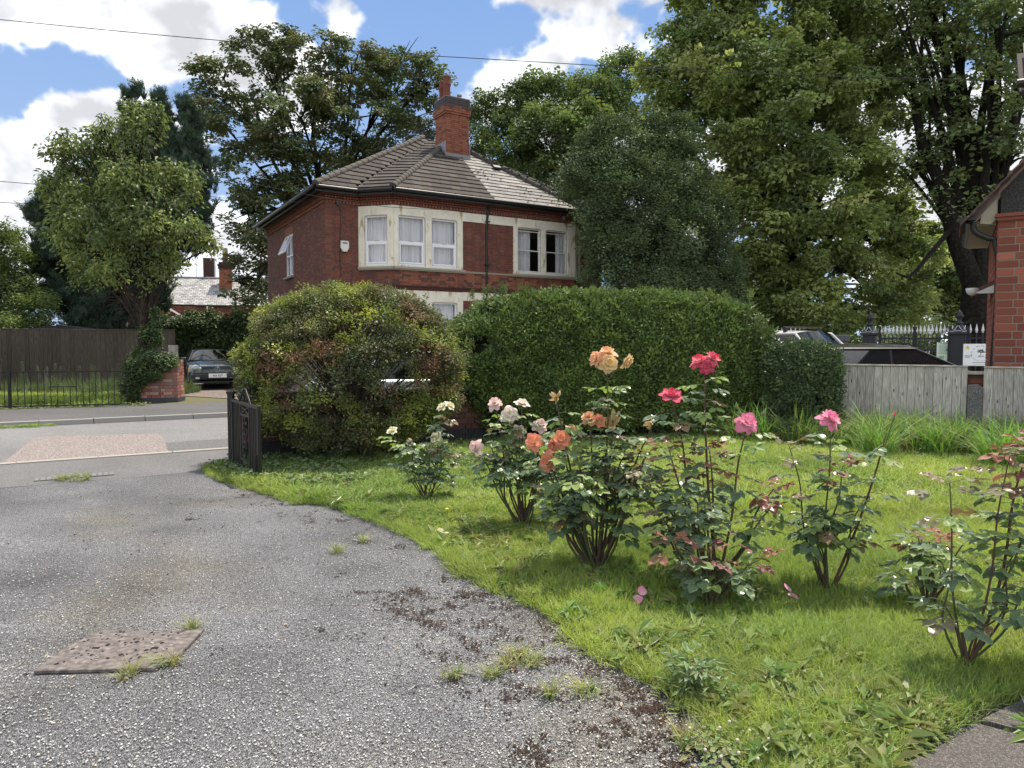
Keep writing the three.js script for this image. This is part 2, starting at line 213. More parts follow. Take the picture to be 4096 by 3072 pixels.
// a window in the plane M (origin bottom left, x right, z out): thing > window > frame, pane, curtain
function windowUnit(parent, M, w, h, { style = 'pvc', split = .5, curtains = [[0, 1]], back = .06, seed = 1 } = {}) {
  const g = new THREE.Group(); g.name = 'window'; M.decompose(g.position, g.quaternion, g.scale); parent.add(g);
  const fw = style === 'pvc' ? .062 : .05, mat = style === 'pvc' ? pvc : oldPaint, ys = h * split, parts = [];
  const bar = (x0, x1, y0, y1, z0, z1) => rbox(x1 - x0, y1 - y0, z1 - z0, .006, (x0 + x1) / 2, (y0 + y1) / 2, (z0 + z1) / 2);
  const ring = (x0, x1, y0, y1, f, z0, z1) => [bar(x0, x0 + f, y0, y1, z0, z1), bar(x1 - f, x1, y0, y1, z0, z1), bar(x0 + f, x1 - f, y0, y0 + f, z0, z1), bar(x0 + f, x1 - f, y1 - f, y1, z0, z1)];
  parts.push(...ring(0, w, 0, h, fw, -back - .05, -back + .02));
  part(g, 'frame', merge(parts), mat);
  const pane = (x0, x1, y0, y1, z) => part(g, 'pane', box(x1 - x0, y1 - y0, .006, (x0 + x1) / 2, (y0 + y1) / 2, z), glassM);
  if (style === 'pvc') { part(g, 'transom', bar(fw, w - fw, ys - .035, ys + .035, -back - .045, -back + .016), mat); part(g, 'sash', merge(ring(fw + .003, w - fw - .003, fw + .003, ys - .038, .05, -back - .035, -back + .035)), mat); part(g, 'handle', bar(w / 2 - .09, w / 2 + .09, ys + .03, ys + .05, -back + .018, -back + .03), std([.5, .45, .36], .5)); pane(fw + .055, w - fw - .055, fw + .055, ys - .09, -back); pane(fw, w - fw, ys + .036, h - fw, -back - .01); }
  else { part(g, 'sash', merge(ring(fw, w - fw, fw, ys + .02, .035, -back - .02, -back + .012)), mat); part(g, 'sash', merge(ring(fw, w - fw, ys - .02, h - fw - .05, .035, -back - .06, -back - .025)), mat); pane(fw + .036, w - fw - .036, fw + .036, ys - .02, -back - .005); pane(fw + .036, w - fw - .036, ys + .02, h - fw - .09, -back - .045); }
  curtains.forEach(([a, b], i) => part(g, 'curtain', curtain((b - a) * (w - .06), h - .08, seed * 7 + i).translate(.03 + (a + b) / 2 * (w - .06), h / 2, -back - .16), curtainM));
  return g;
}
const house = thing('brick_villa', 'red brick semi-detached villa with canted bays, white stone window surrounds and tall chimney', 'house', [-6.06, 0, -23.3], Math.atan2(.515, .857));
{
  const R = rng(77), S = house, X = V(1, 0, 0), Z = V(0, 0, 1), q = Math.SQRT1_2, TOP = 6.45;
  const planes = { // name: [frame, width]
    side: [frameM(V(0, 0, -8.4), V(0, 0, 1), V(-1, 0, 0)), 8.4], mainL: [frameM(V(0, 0, 0), X, Z), 1.13], cantL: [frameM(V(1.13, 0, 0), V(q, 0, q), V(-q, 0, q)), 1.2445],
    front: [frameM(V(2.01, 0, .88), X, Z), 7.3], cantR: [frameM(V(9.31, 0, .88), V(q, 0, -q), V(q, 0, q)), 1.2445], mainR: [frameM(V(10.19, 0, 0), X, Z), 1.12], east: [frameM(V(11.31, 0, 0), V(0, 0, -1), V(1, 0, 0)), 8.4], back: [frameM(V(11.31, 0, -8.4), V(-1, 0, 0), V(0, 0, -1)), 11.31] };
  const up = [4.20, 5.84], dn = [1.38, 3.02];
  const win = { cantL: [[.20, 1.05, ...up], [.20, 1.05, ...dn]], front: [[.14, 1.13, ...up], [1.33, 2.32, ...up], [.14, 1.13, ...dn], [1.33, 2.32, ...dn], [4.75, 5.79, ...up], [5.98, 6.98, ...up], [4.75, 5.79, ...dn], [5.98, 6.98, ...dn]], cantR: [[.22, 1.02, ...up], [.22, 1.02, ...dn]], side: [[3.13, 4.27, 4.17, 5.75]], mainL: [], mainR: [[.2, 1.0, .1, 2.3]], east: [], back: [] };
  const stone = { cantL: [[0, 1.2445]], front: [[0, 2.52], [4.58, 7.3]], cantR: [[0, 1.2445]] };
  const brk = [], surround = [], slabs = [];
  for (const [k, [F, w]] of Object.entries(planes)) {
    const open = win[k].map(o => rect(o[0], o[1], o[2], o[3]));
    slabs.push(extrude(rect(0, w, 0, TOP), .22, open).translate(0, 0, -.228).applyMatrix4(F));
    const holes = [...win[k]];
    if (stone[k]) { for (const [a, b] of stone[k]) { holes.push([a, b, 4.08, 6.14], [a, b, 1.26, 3.38]); for (const [y0, y1] of [[4.2, 6.14], [1.38, 3.38]]) surround.push(extrude(rect(a, b, y0 - .06, y1), .05, win[k].filter(o => o[0] >= a && o[1] <= b && Math.abs(o[2] - y0) < .3).map(o => { const c = .05; return [[o[0], o[2]], [o[1], o[2]], [o[1], o[3] - c], [o[1] - c, o[3]], [o[0] + c, o[3]], [o[0], o[3] - c]]; }), .004).translate(0, 0, -.012).applyMatrix4(F)); }
      if (k === 'front') { holes.push([2.52, 4.58, 5.84, 6.14], [2.52, 4.58, 3.1, 3.38]); for (const y of [5.84, 3.1]) surround.push(box(2.052, .297, .055, 3.55, y + .1485, .012).applyMatrix4(F)); } }
    if (k !== 'east' && k !== 'back') bricks(brk, F, 0, w, k === 'side' ? 2.4 : .9, TOP, holes, R, { w: (k === 'front' || k === 'cantL') ? (1 - .04 * 0) : 0, pick: (x, y, hd) => { const n = R(); if (k === 'front' && y > 3.45 && y < 4.1) return n < .3 ? 6 : n < .6 ? 2 : n < .8 ? 0 : 5; if (k === 'side') return n < .3 ? 3 : n < .6 ? 1 : n < .8 ? 5 : 4; return n < .35 ? 1 : n < .6 ? 0 : n < .8 ? 3 : n < .93 ? 5 : 4; } });
  }
  part(S, 'wall', merge(slabs), mortarM);
  surround.forEach(g => { const p = g.attributes.position, uv = g.attributes.uv; if (uv) for (let i = 0; i < p.count; i++) uv.setXY(i, (p.getX(i) + p.getZ(i)) * .45, p.getY(i) * .45); part(S, 'stone_surround', g, stoneM); });
  // chimney
  const ch = [5.02, 5.97, -2.3, -1.37], cM = [[V(ch[0], 0, ch[3]), X, Z, ch[1] - ch[0]], [V(ch[0], 0, ch[2]), V(0, 0, 1), V(-1, 0, 0), ch[3] - ch[2]], [V(ch[1], 0, ch[3]), V(0, 0, -1), V(1, 0, 0), ch[3] - ch[2]], [V(ch[1], 0, ch[2]), V(-1, 0, 0), V(0, 0, -1), ch[1] - ch[0]]];
  const chTones = y => { const n = R(); return n < .4 ? 6 : n < .75 ? 2 : n < .9 ? 0 : 3; };
  part(S, 'chimney', merge([box(ch[1] - ch[0] - .02, 3.2, ch[3] - ch[2] - .02, (ch[0] + ch[1]) / 2, 9.2, (ch[2] + ch[3]) / 2), box(1.02, .03, 1.0, (ch[0] + ch[1]) / 2, 10.86, (ch[2] + ch[3]) / 2)]), mortarM);
  for (const [o, x, n, w] of cM) { bricks(brk, frameM(o, x, n), 0, w, 8.0, 10.22, [], R, { w: 2, pick: (a, y) => chTones(y) });
    for (const [a, b, e] of [[10.22, 10.30, .025], [10.30, 10.53, .05], [10.53, 10.84, .02]]) bricks(brk, frameM(o.clone().addScaledVector(n, e).addScaledVector(x, -e), x, n), 0, w + 2 * e, a, b, [], R, { w: 2, proud: .03, pick: (u, y) => y > 10.56 ? 7 : y > 10.45 && R() < .6 ? 5 : chTones(y) }); }
  pieces(S, 'brick', brk, [...brickTones, std([.075, .062, .066], .9), std([.05, .045, .05], .9)], { max: 300 });
  const pot = (x, z, s, r = .15) => part(S, 'chimney_pot', new THREE.LatheGeometry([[r * .9, 0], [r, .05], [r * .86, .12], [r * .80, .42], [r * .98, .46], [r * .98, .52], [r * .82, .56], [r * .78, .70], [r * .9, .72], [r * .86, .76], [r * .6, .78], [r * .5, .3]].map(p => new THREE.Vector2(p[0] * s, p[1] * s)), 18).translate(x, 10.86, z), std([.16, .045, .03], .8));
  pot(5.22, -1.72, 1.12); pot(5.22, -2.1, 1.0);
  part(S, 'flue_cowl', merge([new THREE.CylinderGeometry(.06, .06, .16, 12).translate(5.72, 10.94, -1.65), new THREE.CylinderGeometry(.1, .1, .05, 14).translate(5.72, 11.06, -1.65)]), std([.3, .3, .3], .5, { metalness: .7 }));
  part(S, 'lead_flashing', merge([box(1.06, .16, .03, 5.495, 8.68, -1.34), box(.03, .5, .9, 4.985, 8.95, -1.8), box(.03, .5, .9, 6.005, 8.95, -1.8)]), leadM);
  // string courses, sills, dentils
  const bandGeo = (y0, y1, out, ks = ['mainL', 'cantL', 'front', 'cantR', 'mainR']) => merge(ks.map(k => { const [F, w] = planes[k]; return box(w + (k.startsWith('c') ? .02 : out * .8), y1 - y0, out, w / 2, (y0 + y1) / 2, out / 2 + .014).applyMatrix4(F); }));
  part(S, 'string_course', bandGeo(3.42, 3.5, .05), std([.09, .035, .025], .9)); part(S, 'string_moulding', bandGeo(3.5, 3.545, .085), std([.07, .03, .024], .9));
  const sillM = std([.36, .33, .27], .9); for (const [k, a, b] of [['cantL', 0, 1.2445], ['front', -.02, 2.6], ['front', 4.5, 7.32], ['cantR', 0, 1.2445]]) part(S, 'window_sill', merge([box(b - a, .07, .12, (a + b) / 2, 4.115, .06), box(b - a, .04, .085, (a + b) / 2, 4.06, .043)]).applyMatrix4(planes[k][0]), sillM);
  part(S, 'weathered_band', box(1.9, .07, .03, 3.55, 4.09, .018).applyMatrix4(planes.front[0]), std([.30, .25, .18], .95));
  const den = []; for (const k of ['side', 'mainL', 'cantL', 'front', 'cantR', 'mainR']) { const [F, w] = planes[k]; for (let x = .05; x < w - .03; x += .112) { den.push({ m: boxM(F, x, 6.215, .03, .066, .085, .06), k: Math.floor(R() * 3), w: k === 'front' ? 1 : k === 'cantL' ? 2 : 0 }); } for (let x = .03; x < w - .02; x += .1) den.push({ m: boxM(F, x, 6.375, .04, .06, .06, .09, Math.PI / 4), k: Math.floor(R() * 3), w: k === 'front' ? .5 : 0 }); }
  pieces(S, 'dentil_brick', den, [brickTones[0], brickTones[2], brickTones[6]], { max: 300 });
  part(S, 'corbel_course', bandGeo(6.275, 6.315, .075, ['side', 'mainL', 'cantL', 'front', 'cantR', 'mainR']), brickTones[1]); part(S, 'corbel_course', bandGeo(6.43, 6.5, .12, ['side', 'mainL', 'cantL', 'front', 'cantR', 'mainR']), brickTones[1]);
  // roof planes
  const E = 6.6, y = 0, C0 = V(-.42, E, .42), B = V(.954, E, .42), A = V(1.83, E, 1.30), MID = V(5.55, E, 1.30), A2 = V(9.49, E, 1.30), B2 = V(10.366, E, .42), C1 = V(11.74, E, .42), T = V(5.3, 10.0, -4.1), Tr = V(6.02, 10.0, -4.1), Vl = V(5.38, 9.80, -3.84), Vr = V(5.94, 9.80, -3.84), AP = V(5.66, 9.48, -2.53), K0 = V(-.42, E, -8.82), K1 = V(11.74, E, -8.82), Tb = V(5.3, 10, -5.1), Tbr = V(6.02, 10, -5.1);
  part(S, 'roof', quads([[C0, B, Vl, T], [B, A, AP, Vl], [A, MID, AP], [MID, A2, AP], [A2, B2, Vr, AP], [B2, C1, Tr, Vr], [C1, K1, Tbr, Tr], [K1, K0, Tb, Tbr], [K0, C0, T, Tb], [T, Tr, Tbr, Tb], [Vl, AP, T], [AP, Vr, Tr], [AP, Tr, T]]), std([.05, .045, .04], 1));
  part(S, 'soffit', quads([[C0, K0, V(-.0, E - .1, -8.4), V(0, E - .1, 0)], [C0, V(0, E - .1, 0), V(1.13, E - .1, 0), B], [B, V(1.13, E - .1, 0), V(2.01, E - .1, .88), A], [A, V(2.01, E - .1, .88), V(9.31, E - .1, .88), A2], [A2, V(9.31, E - .1, .88), V(10.19, E - .1, 0), B2], [B2, V(10.19, E - .1, 0), V(11.31, E - .1, 0), C1]]), std([.03, .03, .03], .9));
  const tiles = [];
  function tileFace(bl, br, tl, tr, rows, tw, kinds, weight, th = .04) {
    const nrm = br.clone().sub(bl).cross(tl.clone().sub(bl)).normalize(); if (nrm.y < 0) nrm.negate();
    for (let r = 0; r < rows; r++) {
      const a = bl.clone().lerp(tl, r / rows), b = br.clone().lerp(tr, r / rows), a2 = bl.clone().lerp(tl, (r + 1) / rows), b2 = br.clone().lerp(tr, (r + 1) / rows), ux = b.clone().sub(a), w = ux.length(); ux.normalize();
      const n0 = r ? nrm : nrm, vy = n0.clone().cross(ux).normalize(), g = a2.clone().sub(a).dot(vy), F = new THREE.Matrix4();
      const l0 = a2.clone().sub(a).dot(ux), w2 = b2.clone().sub(a2).length(); let x = -((r % 2) ? tw / 2 : 0);
      while (x < w) { let p0 = Math.max(x, Math.max(0, l0 * .5)), p1 = Math.min(x + tw, Math.min(w, (l0 + w2 + w) / 2)); x += tw; if (p1 - p0 < .06) continue;
        const c = a.clone().addScaledVector(ux, (p0 + p1) / 2).addScaledVector(vy, g * .55).addScaledVector(nrm, th * 1.1 + R() * .006), zz = nrm.clone().applyAxisAngle(ux, -.09), yy = zz.clone().cross(ux);
        F.makeBasis(ux, yy, zz).setPosition(c).scale(V(p1 - p0 - .006, g * 1.25, th)); tiles.push({ m: F.clone(), k: kinds[Math.floor(R() * kinds.length)], w: weight + R() * .1 }); }
    }
  }
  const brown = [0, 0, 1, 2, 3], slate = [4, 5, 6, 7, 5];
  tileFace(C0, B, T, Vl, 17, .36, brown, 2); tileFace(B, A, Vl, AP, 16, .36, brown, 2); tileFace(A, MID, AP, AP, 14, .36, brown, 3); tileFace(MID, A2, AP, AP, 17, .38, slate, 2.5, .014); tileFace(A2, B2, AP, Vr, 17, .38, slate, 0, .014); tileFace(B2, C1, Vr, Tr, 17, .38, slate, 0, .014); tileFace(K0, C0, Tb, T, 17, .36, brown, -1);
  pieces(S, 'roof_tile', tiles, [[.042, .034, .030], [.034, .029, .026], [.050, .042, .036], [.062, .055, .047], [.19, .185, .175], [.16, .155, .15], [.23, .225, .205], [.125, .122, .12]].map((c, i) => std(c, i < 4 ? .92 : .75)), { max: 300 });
  const hipT = [[C0, T, 0], [A, AP.clone().lerp(A, .12), 0], [A2, AP.clone().lerp(A2, .12), 1], [C1, Tr, 1]].flatMap(([a, b, d]) => { const n = 22, out = []; for (let i = 0; i < n; i++) { const p = a.clone().lerp(b, i / n), e = a.clone().lerp(b, (i + 1.08) / n); out.push([tube([p.clone().add(V(0, .05, 0)), e.clone().add(V(0, .035, 0))], .13, .12, 8), d]); } return out; });
  const hipM = [std([.09, .08, .07], .95), std([.07, .066, .058], 1)]; hipT.forEach(([g, d]) => part(S, 'hip_tile', g, hipM[d]));
  part(S, 'valley_lining', tube([B.clone().add(V(0, .03, 0)), Vl.clone().add(V(0, .03, 0))], .06, .06, 5), std([.10, .09, .075], 1));
  { const g = new THREE.IcosahedronGeometry(1, 0), it = []; for (let i = 0; i < 260; i++) { const f = R() < .6 ? [A2, AP] : [C1, Tr], t = Math.pow(R(), .8), p = f[0].clone().lerp(f[1], t), s = .02 + R() * .035; it.push({ m: new THREE.Matrix4().compose(p.add(V((R() - .5) * .3, .13 + R() * .05, (R() - .5) * .25)), new THREE.Quaternion(), V(s * 1.5, s * .7, s)), k: 0 }); } for (let i = 0; i < 60; i++) { const u = R(), v = R() * (1 - u), p = MID.clone().lerp(A2, u * .95).lerp(AP, v * .8), s = .012 + R() * .02; it.push({ m: new THREE.Matrix4().compose(p.add(V(0, .06, .03)), new THREE.Quaternion(), V(s * 1.6, s * .6, s)), k: 0 }); } pieces(S, 'moss_clump', it, [std([.045, .045, .03], 1)], { max: 0, geo: g, more: 'roof_moss' }); }
  part(S, 'roof_vent', rbox(.32, .1, .2, .02, 0, 0, 0).rotateX(.64).translate(6.9, 8.35, -.85), blackM);
  // iron cresting
  const cr = []; for (let i = 0; i < 34; i++) { const t = i / 33, p = t < .62 ? V(5.3, 10, -4.1 - (.62 - t) * 3.4) : V(5.3 + (t - .62) * 1.9, 10, -4.1); cr.push(box(.012, .42, .012, p.x, 10.24, p.z), new THREE.OctahedronGeometry(.026, 0).translate(p.x, 10.48, p.z)); }
  cr.push(box(.025, .03, 2.1, 5.3, 10.36, -5.15), box(.72, .03, .025, 5.66, 10.36, -4.1), box(.025, .03, 2.1, 5.3, 10.06, -5.15), box(.72, .03, .025, 5.66, 10.06, -4.1)); part(S, 'iron_cresting', merge(cr), std([.02, .017, .016], .8));
  // gutters, downpipe, alarm
  const gut = [K0, C0, B, A, A2, B2, C1, K1].map(p => p.clone().add(V(0, -.03, 0))); for (let i = 0; i < gut.length - 1; i++) { const d = gut[i + 1].clone().sub(gut[i]).normalize(), o = V(d.z, 0, -d.x).multiplyScalar(-.05); part(S, 'gutter', tube([gut[i].clone().add(o), gut[i + 1].clone().add(o)], .062, .062, 8), blackM); part(S, 'fascia', box(gut[i].distanceTo(gut[i + 1]), .14, .025).applyMatrix4(frameM(gut[i].clone().lerp(gut[i + 1], .5).addScaledVector(o, -1.4).add(V(0, -.06, 0)), d, o.clone().negate().multiplyScalar(-1))), blackM); }
  part(S, 'downpipe', tube([V(5.55, 6.5, 1.24), V(5.52, 6.4, 1.12), V(5.49, 6.2, .98), V(5.49, .1, .98)], .042, .042, 8, 20), blackM);
  for (const yy of [5.9, 4.4, 2.9]) part(S, 'pipe_bracket', box(.16, .05, .09, 5.49, yy, .95), blackM);
  part(S, 'alarm_box', extrude([[-.12, .16], [-.13, -.05], [-.06, -.17], [.06, -.17], [.13, -.05], [.12, .16]], .07, [], .012).translate(.62, 4.8, .02), std([.72, .70, .64], .5), 'cream burglar alarm box with dark red foot'); part(S, 'alarm_foot', box(.12, .05, .075, .62, 4.62, .055), std([.12, .02, .02], .5)); part(S, 'alarm_stripe', box(.16, .03, .012, .62, 4.9, .108), std([.03, .04, .05], .5));
  part(S, 'cable', tube([V(.44, 6.12, .03), V(.5, 5.9, .035), V(.48, 5.2, .03), V(.47, 4.2, .03), V(.49, 3.56, .03)], .009, .009, 5, 16), blackM); part(S, 'bracket', box(.09, .1, .1, .4, 6.16, .06), std([.05, .06, .07], .7)); part(S, 'bracket', box(.08, .16, .08, 8.75, 6.3, .98), std([.2, .22, .24], .6)); part(S, 'cable', tube([V(8.75, 6.22, .99), V(8.85, 6.08, .98), V(9.05, 6.02, .97), V(9.25, 6.12, .96)], .008, .008, 5), blackM);
  // windows
  const at = (k, o) => planes[k][0].clone().multiply(new THREE.Matrix4().makeTranslation(o[0], o[2], 0)); let sd = 3;
  for (const k of ['cantL', 'front', 'cantR']) win[k].forEach(o => { const old = k === 'cantR' || (k === 'front' && o[0] > 4); const cu = !old ? [[0, 1]] : o[0] > 5.9 ? [[.62, 1]] : k === 'cantR' ? [[.5, 1]] : [[0, .66]]; windowUnit(S, at(k, o), o[1] - o[0], o[3] - o[2], { style: old ? 'sash' : 'pvc', curtains: cu, split: old ? .5 : .47, seed: sd++ }); });
  { const o = win.side[0], M = at('side', o), w = o[1] - o[0], h = o[3] - o[2], g = new THREE.Group(); g.name = 'window'; M.decompose(g.position, g.quaternion, g.scale); S.add(g); const b = (x, yy, ww, hh, z = -.06) => box(ww, hh, .07, x, yy, z);
    part(g, 'frame', merge([b(.03, h / 2, .06, h), b(w - .03, h / 2, .06, h), b(w / 2, h / 2, .07, h - .12, -.0601), b(w / 2, .03, w - .12, .06), b(w / 2, h - .03, w - .12, .06), b(w / 2, h * .5, w - .13, .06, -.0602)]), pvc); part(g, 'pane', box(w - .12, h - .12, .006, w / 2, h / 2, -.07), glassM); part(g, 'sill', box(w + .16, .07, .16, w / 2, -.04, .03), std([.3, .27, .24], .9));
    for (const x of [w * .27, w * .73]) { const f = merge([box(.045, h * .46, .05, -w * .2), box(.045, h * .46, .05, w * .2), box(w * .4 + .04, .045, .049, 0, h * .23), box(w * .4 + .04, .045, .049, 0, -h * .23)]).translate(0, -h * .23, 0).rotateX(-.42).translate(x, h - .05, 0); part(g, 'casement', f, pvc); part(g, 'casement_pane', box(w * .36, h * .42, .006).translate(0, -h * .23, 0).rotateX(-.42).translate(x, h - .05, 0), glassM); } }
  part(S, 'window_arch', extrude([[3.05, 5.76], [4.35, 5.76], [4.3, 5.98], [3.7, 6.04], [3.1, 5.98]], .02).applyMatrix4(planes.side[0]), brickTones[2]);
  part(S, 'front_door', box(.8, 2.2, .06, .6, 1.2, -.08).applyMatrix4(planes.mainR[0]), std([.05, .09, .07], .4));
}
// ---------- slate-roofed terrace far behind the left garden ----------
{
  const S = thing('terrace_house', 'distant red brick terrace with pale slate roof, chimney and television aerials', 'house', [-24.6, 0, -58], .30), R = rng(5);
  const slates = [], F = (a, b, c) => frameM(a, b, c);
  part(S, 'wall', merge([box(12, 4.8, .3, 1, 2.4, 0), box(.3, 4.8, 6, -5, 2.4, -3), box(.3, 4.8, 6, 7, 2.4, -3)]), std([.16, .062, .04], .9));
  const brk = []; bricks(brk, F(V(-5, 0, .15), V(1, 0, 0), V(0, 0, 1)), 0, 12, 2.6, 4.75, [[5.2, 6.8, 2.6, 4.1]], R, { course: .1, L: .28, Hd: .13, j: .02, proud: .01 });
  part(S, 'roof', quads([[V(-5.2, 4.85, .3), V(7.2, 4.85, .3), V(7.2, 7.25, -2.9), V(-5.2, 7.25, -2.9)], [V(7.2, 4.85, -6.1), V(-5.2, 4.85, -6.1), V(-5.2, 7.25, -2.9), V(7.2, 7.25, -2.9)]]), std([.06, .06, .065], .9));
  const vy = V(0, 2.4, -3.2), sl = vy.length(); vy.normalize(); const nz = V(1, 0, 0).cross(vy); for (let r = 0; r < 17; r++) for (let x = -5.2 + (r % 2) * .17; x < 7.1; x += .34) { const c = V(x + .17, 4.85, .3).addScaledVector(vy, (r + .5) * sl / 17).addScaledVector(nz, .03 + R() * .02); slates.push({ m: new THREE.Matrix4().makeBasis(V(1, 0, 0), vy, nz).setPosition(c).scale(V(.315, sl / 17 * .88, .02)), k: Math.floor(R() * 4), w: -Math.abs(x - 1.2) + R() }); }
  pieces(S, 'slate', slates, [[.28, .28, .28], [.34, .34, .335], [.24, .24, .245], [.38, .375, .36]].map(c => std(c, .55)), { max: 300 });
  part(S, 'ridge', tube([V(-5.2, 7.3, -2.9), V(7.2, 7.3, -2.9)], .12, .12, 6), std([.2, .2, .2], .9));
  const chx = 1.15; part(S, 'chimney', merge([box(.95, 3.0, .8, chx, 7.0, -1.9), box(1.1, .2, .95, chx, 8.1, -1.9), box(1.2, .14, 1.05, chx, 8.3, -1.9), box(1.0, .2, .9, chx, 8.45, -1.9)]), std([.05, .03, .025], .95));
  for (const [o, x, n, w] of [[V(chx - .475, 0, -1.5), V(1, 0, 0), V(0, 0, 1), .95], [V(chx - .475, 0, -2.3), V(0, 0, 1), V(-1, 0, 0), .8], [V(chx + .475, 0, -1.5), V(0, 0, -1), V(1, 0, 0), .8]]) bricks(brk, F(o, x, n), 0, w, 5.8, 8.0, [], R, { course: .1, L: .28, Hd: .13, j: .015, w: 5, pick: () => [6, 2, 6, 0][Math.floor(R() * 4)] });
  part(S, 'flashing', box(1.05, .2, .9, chx, 5.98, -1.75), leadM);
  part(S, 'chimney_pot', new THREE.CylinderGeometry(.2, .25, .9, 10).translate(chx, 8.95, -1.9), std([.17, .06, .04], .9)); part(S, 'chimney_pot', new THREE.CylinderGeometry(.19, .24, .5, 10).translate(chx, 9.5, -1.9), std([.2, .16, .13], .9));
  part(S, 'rear_chimney', box(.85, 2.2, .7, -.35, 8.0, -4.0), std([.07, .035, .03], .95));
  const aer = (x, h, z, rot) => { const bars = [box(.035, h, .035, x, 7.4 + h / 2, z), box(1.1, .03, .03).rotateY(rot).translate(x, 7.4 + h, z)]; for (let i = -4; i < 5; i++) bars.push(box(.02, .02, .45).rotateY(rot).translate(x + Math.cos(rot) * i * .12, 7.4 + h, z - Math.sin(rot) * i * .12)); part(S, 'aerial', merge(bars), std([.3, .3, .3], .5, { metalness: .6 })); };
  aer(-1.3, 2.2, -3.4, .2); aer(.2, 3.2, -3.4, .9); aer(2.1, 3.0, -2.8, -.3); aer(2.1, 2.1, -2.82, -.3);
  // gable-ended outshot with a window
  const ox = -3.5; part(S, 'rear_extension', extrude([[-1.7, 0], [2.9, 0], [2.9, 3.1], [-1.7, 6.1]], 3.2, [[[.2, 2.5], [2.0, 2.5], [2.0, 3.75], [1.1, 3.9], [.2, 3.75]]]).translate(ox, 0, .35), std([.12, .05, .035], .9));
  bricks(brk, F(V(ox - 1.7, 0, 3.551), V(1, 0, 0), V(0, 0, 1)), 0, 4.6, 2.4, 6.0, [[1.85, 3.75, 2.4, 3.95]], R, { course: .1, L: .28, Hd: .13, j: .018, w: 4, top: y => Math.max(.3, (6.1 - y) / 3.0 * 4.6 - .05) });
  pieces(S, 'brick', brk, brickTones, { max: 300 });
  part(S, 'extension_roof', quads([[V(ox + 3.1, 2.98, 3.8), V(ox + 3.1, 2.98, .3), V(ox - 1.7, 6.14, .3), V(ox - 1.7, 6.14, 3.8)]]), std([.2, .2, .2], .8)); part(S, 'rendered_corner', box(.5, 5.6, 3.3, ox - 2.0, 2.8, 1.95), std([.5, .5, .5], .9));
  for (const [x, y, z, w, h] of [[ox + .2, 2.5, 3.5, 1.8, 1.3], [.2, 2.6, .1, 1.5, 1.45]]) windowUnit(S, new THREE.Matrix4().makeTranslation(x, y, z), w, h, { seed: 31 + w, back: .0 });
  part(S, 'gutter', tube([V(-1, 4.8, .38), V(7.2, 4.8, .38)], .07, .07, 6), blackM); part(S, 'downpipe', tube([V(-.1, 4.75, .36), V(-.1, 2, .36)], .07, .07, 6), pvc);
  const ls = V(3.6, 0, 2); part(S, 'lean_to', extrude([[0, 0], [3.4, 0], [3.4, 3.9], [0, 2.9]], 2.2).translate(3.3, 0, .4), std([.15, .06, .04], .9)); part(S, 'lean_to_roof', box(3.8, .08, 2.6).rotateZ(.286).translate(4.9, 3.5, 1.5), std([.13, .12, .12], .8));
}
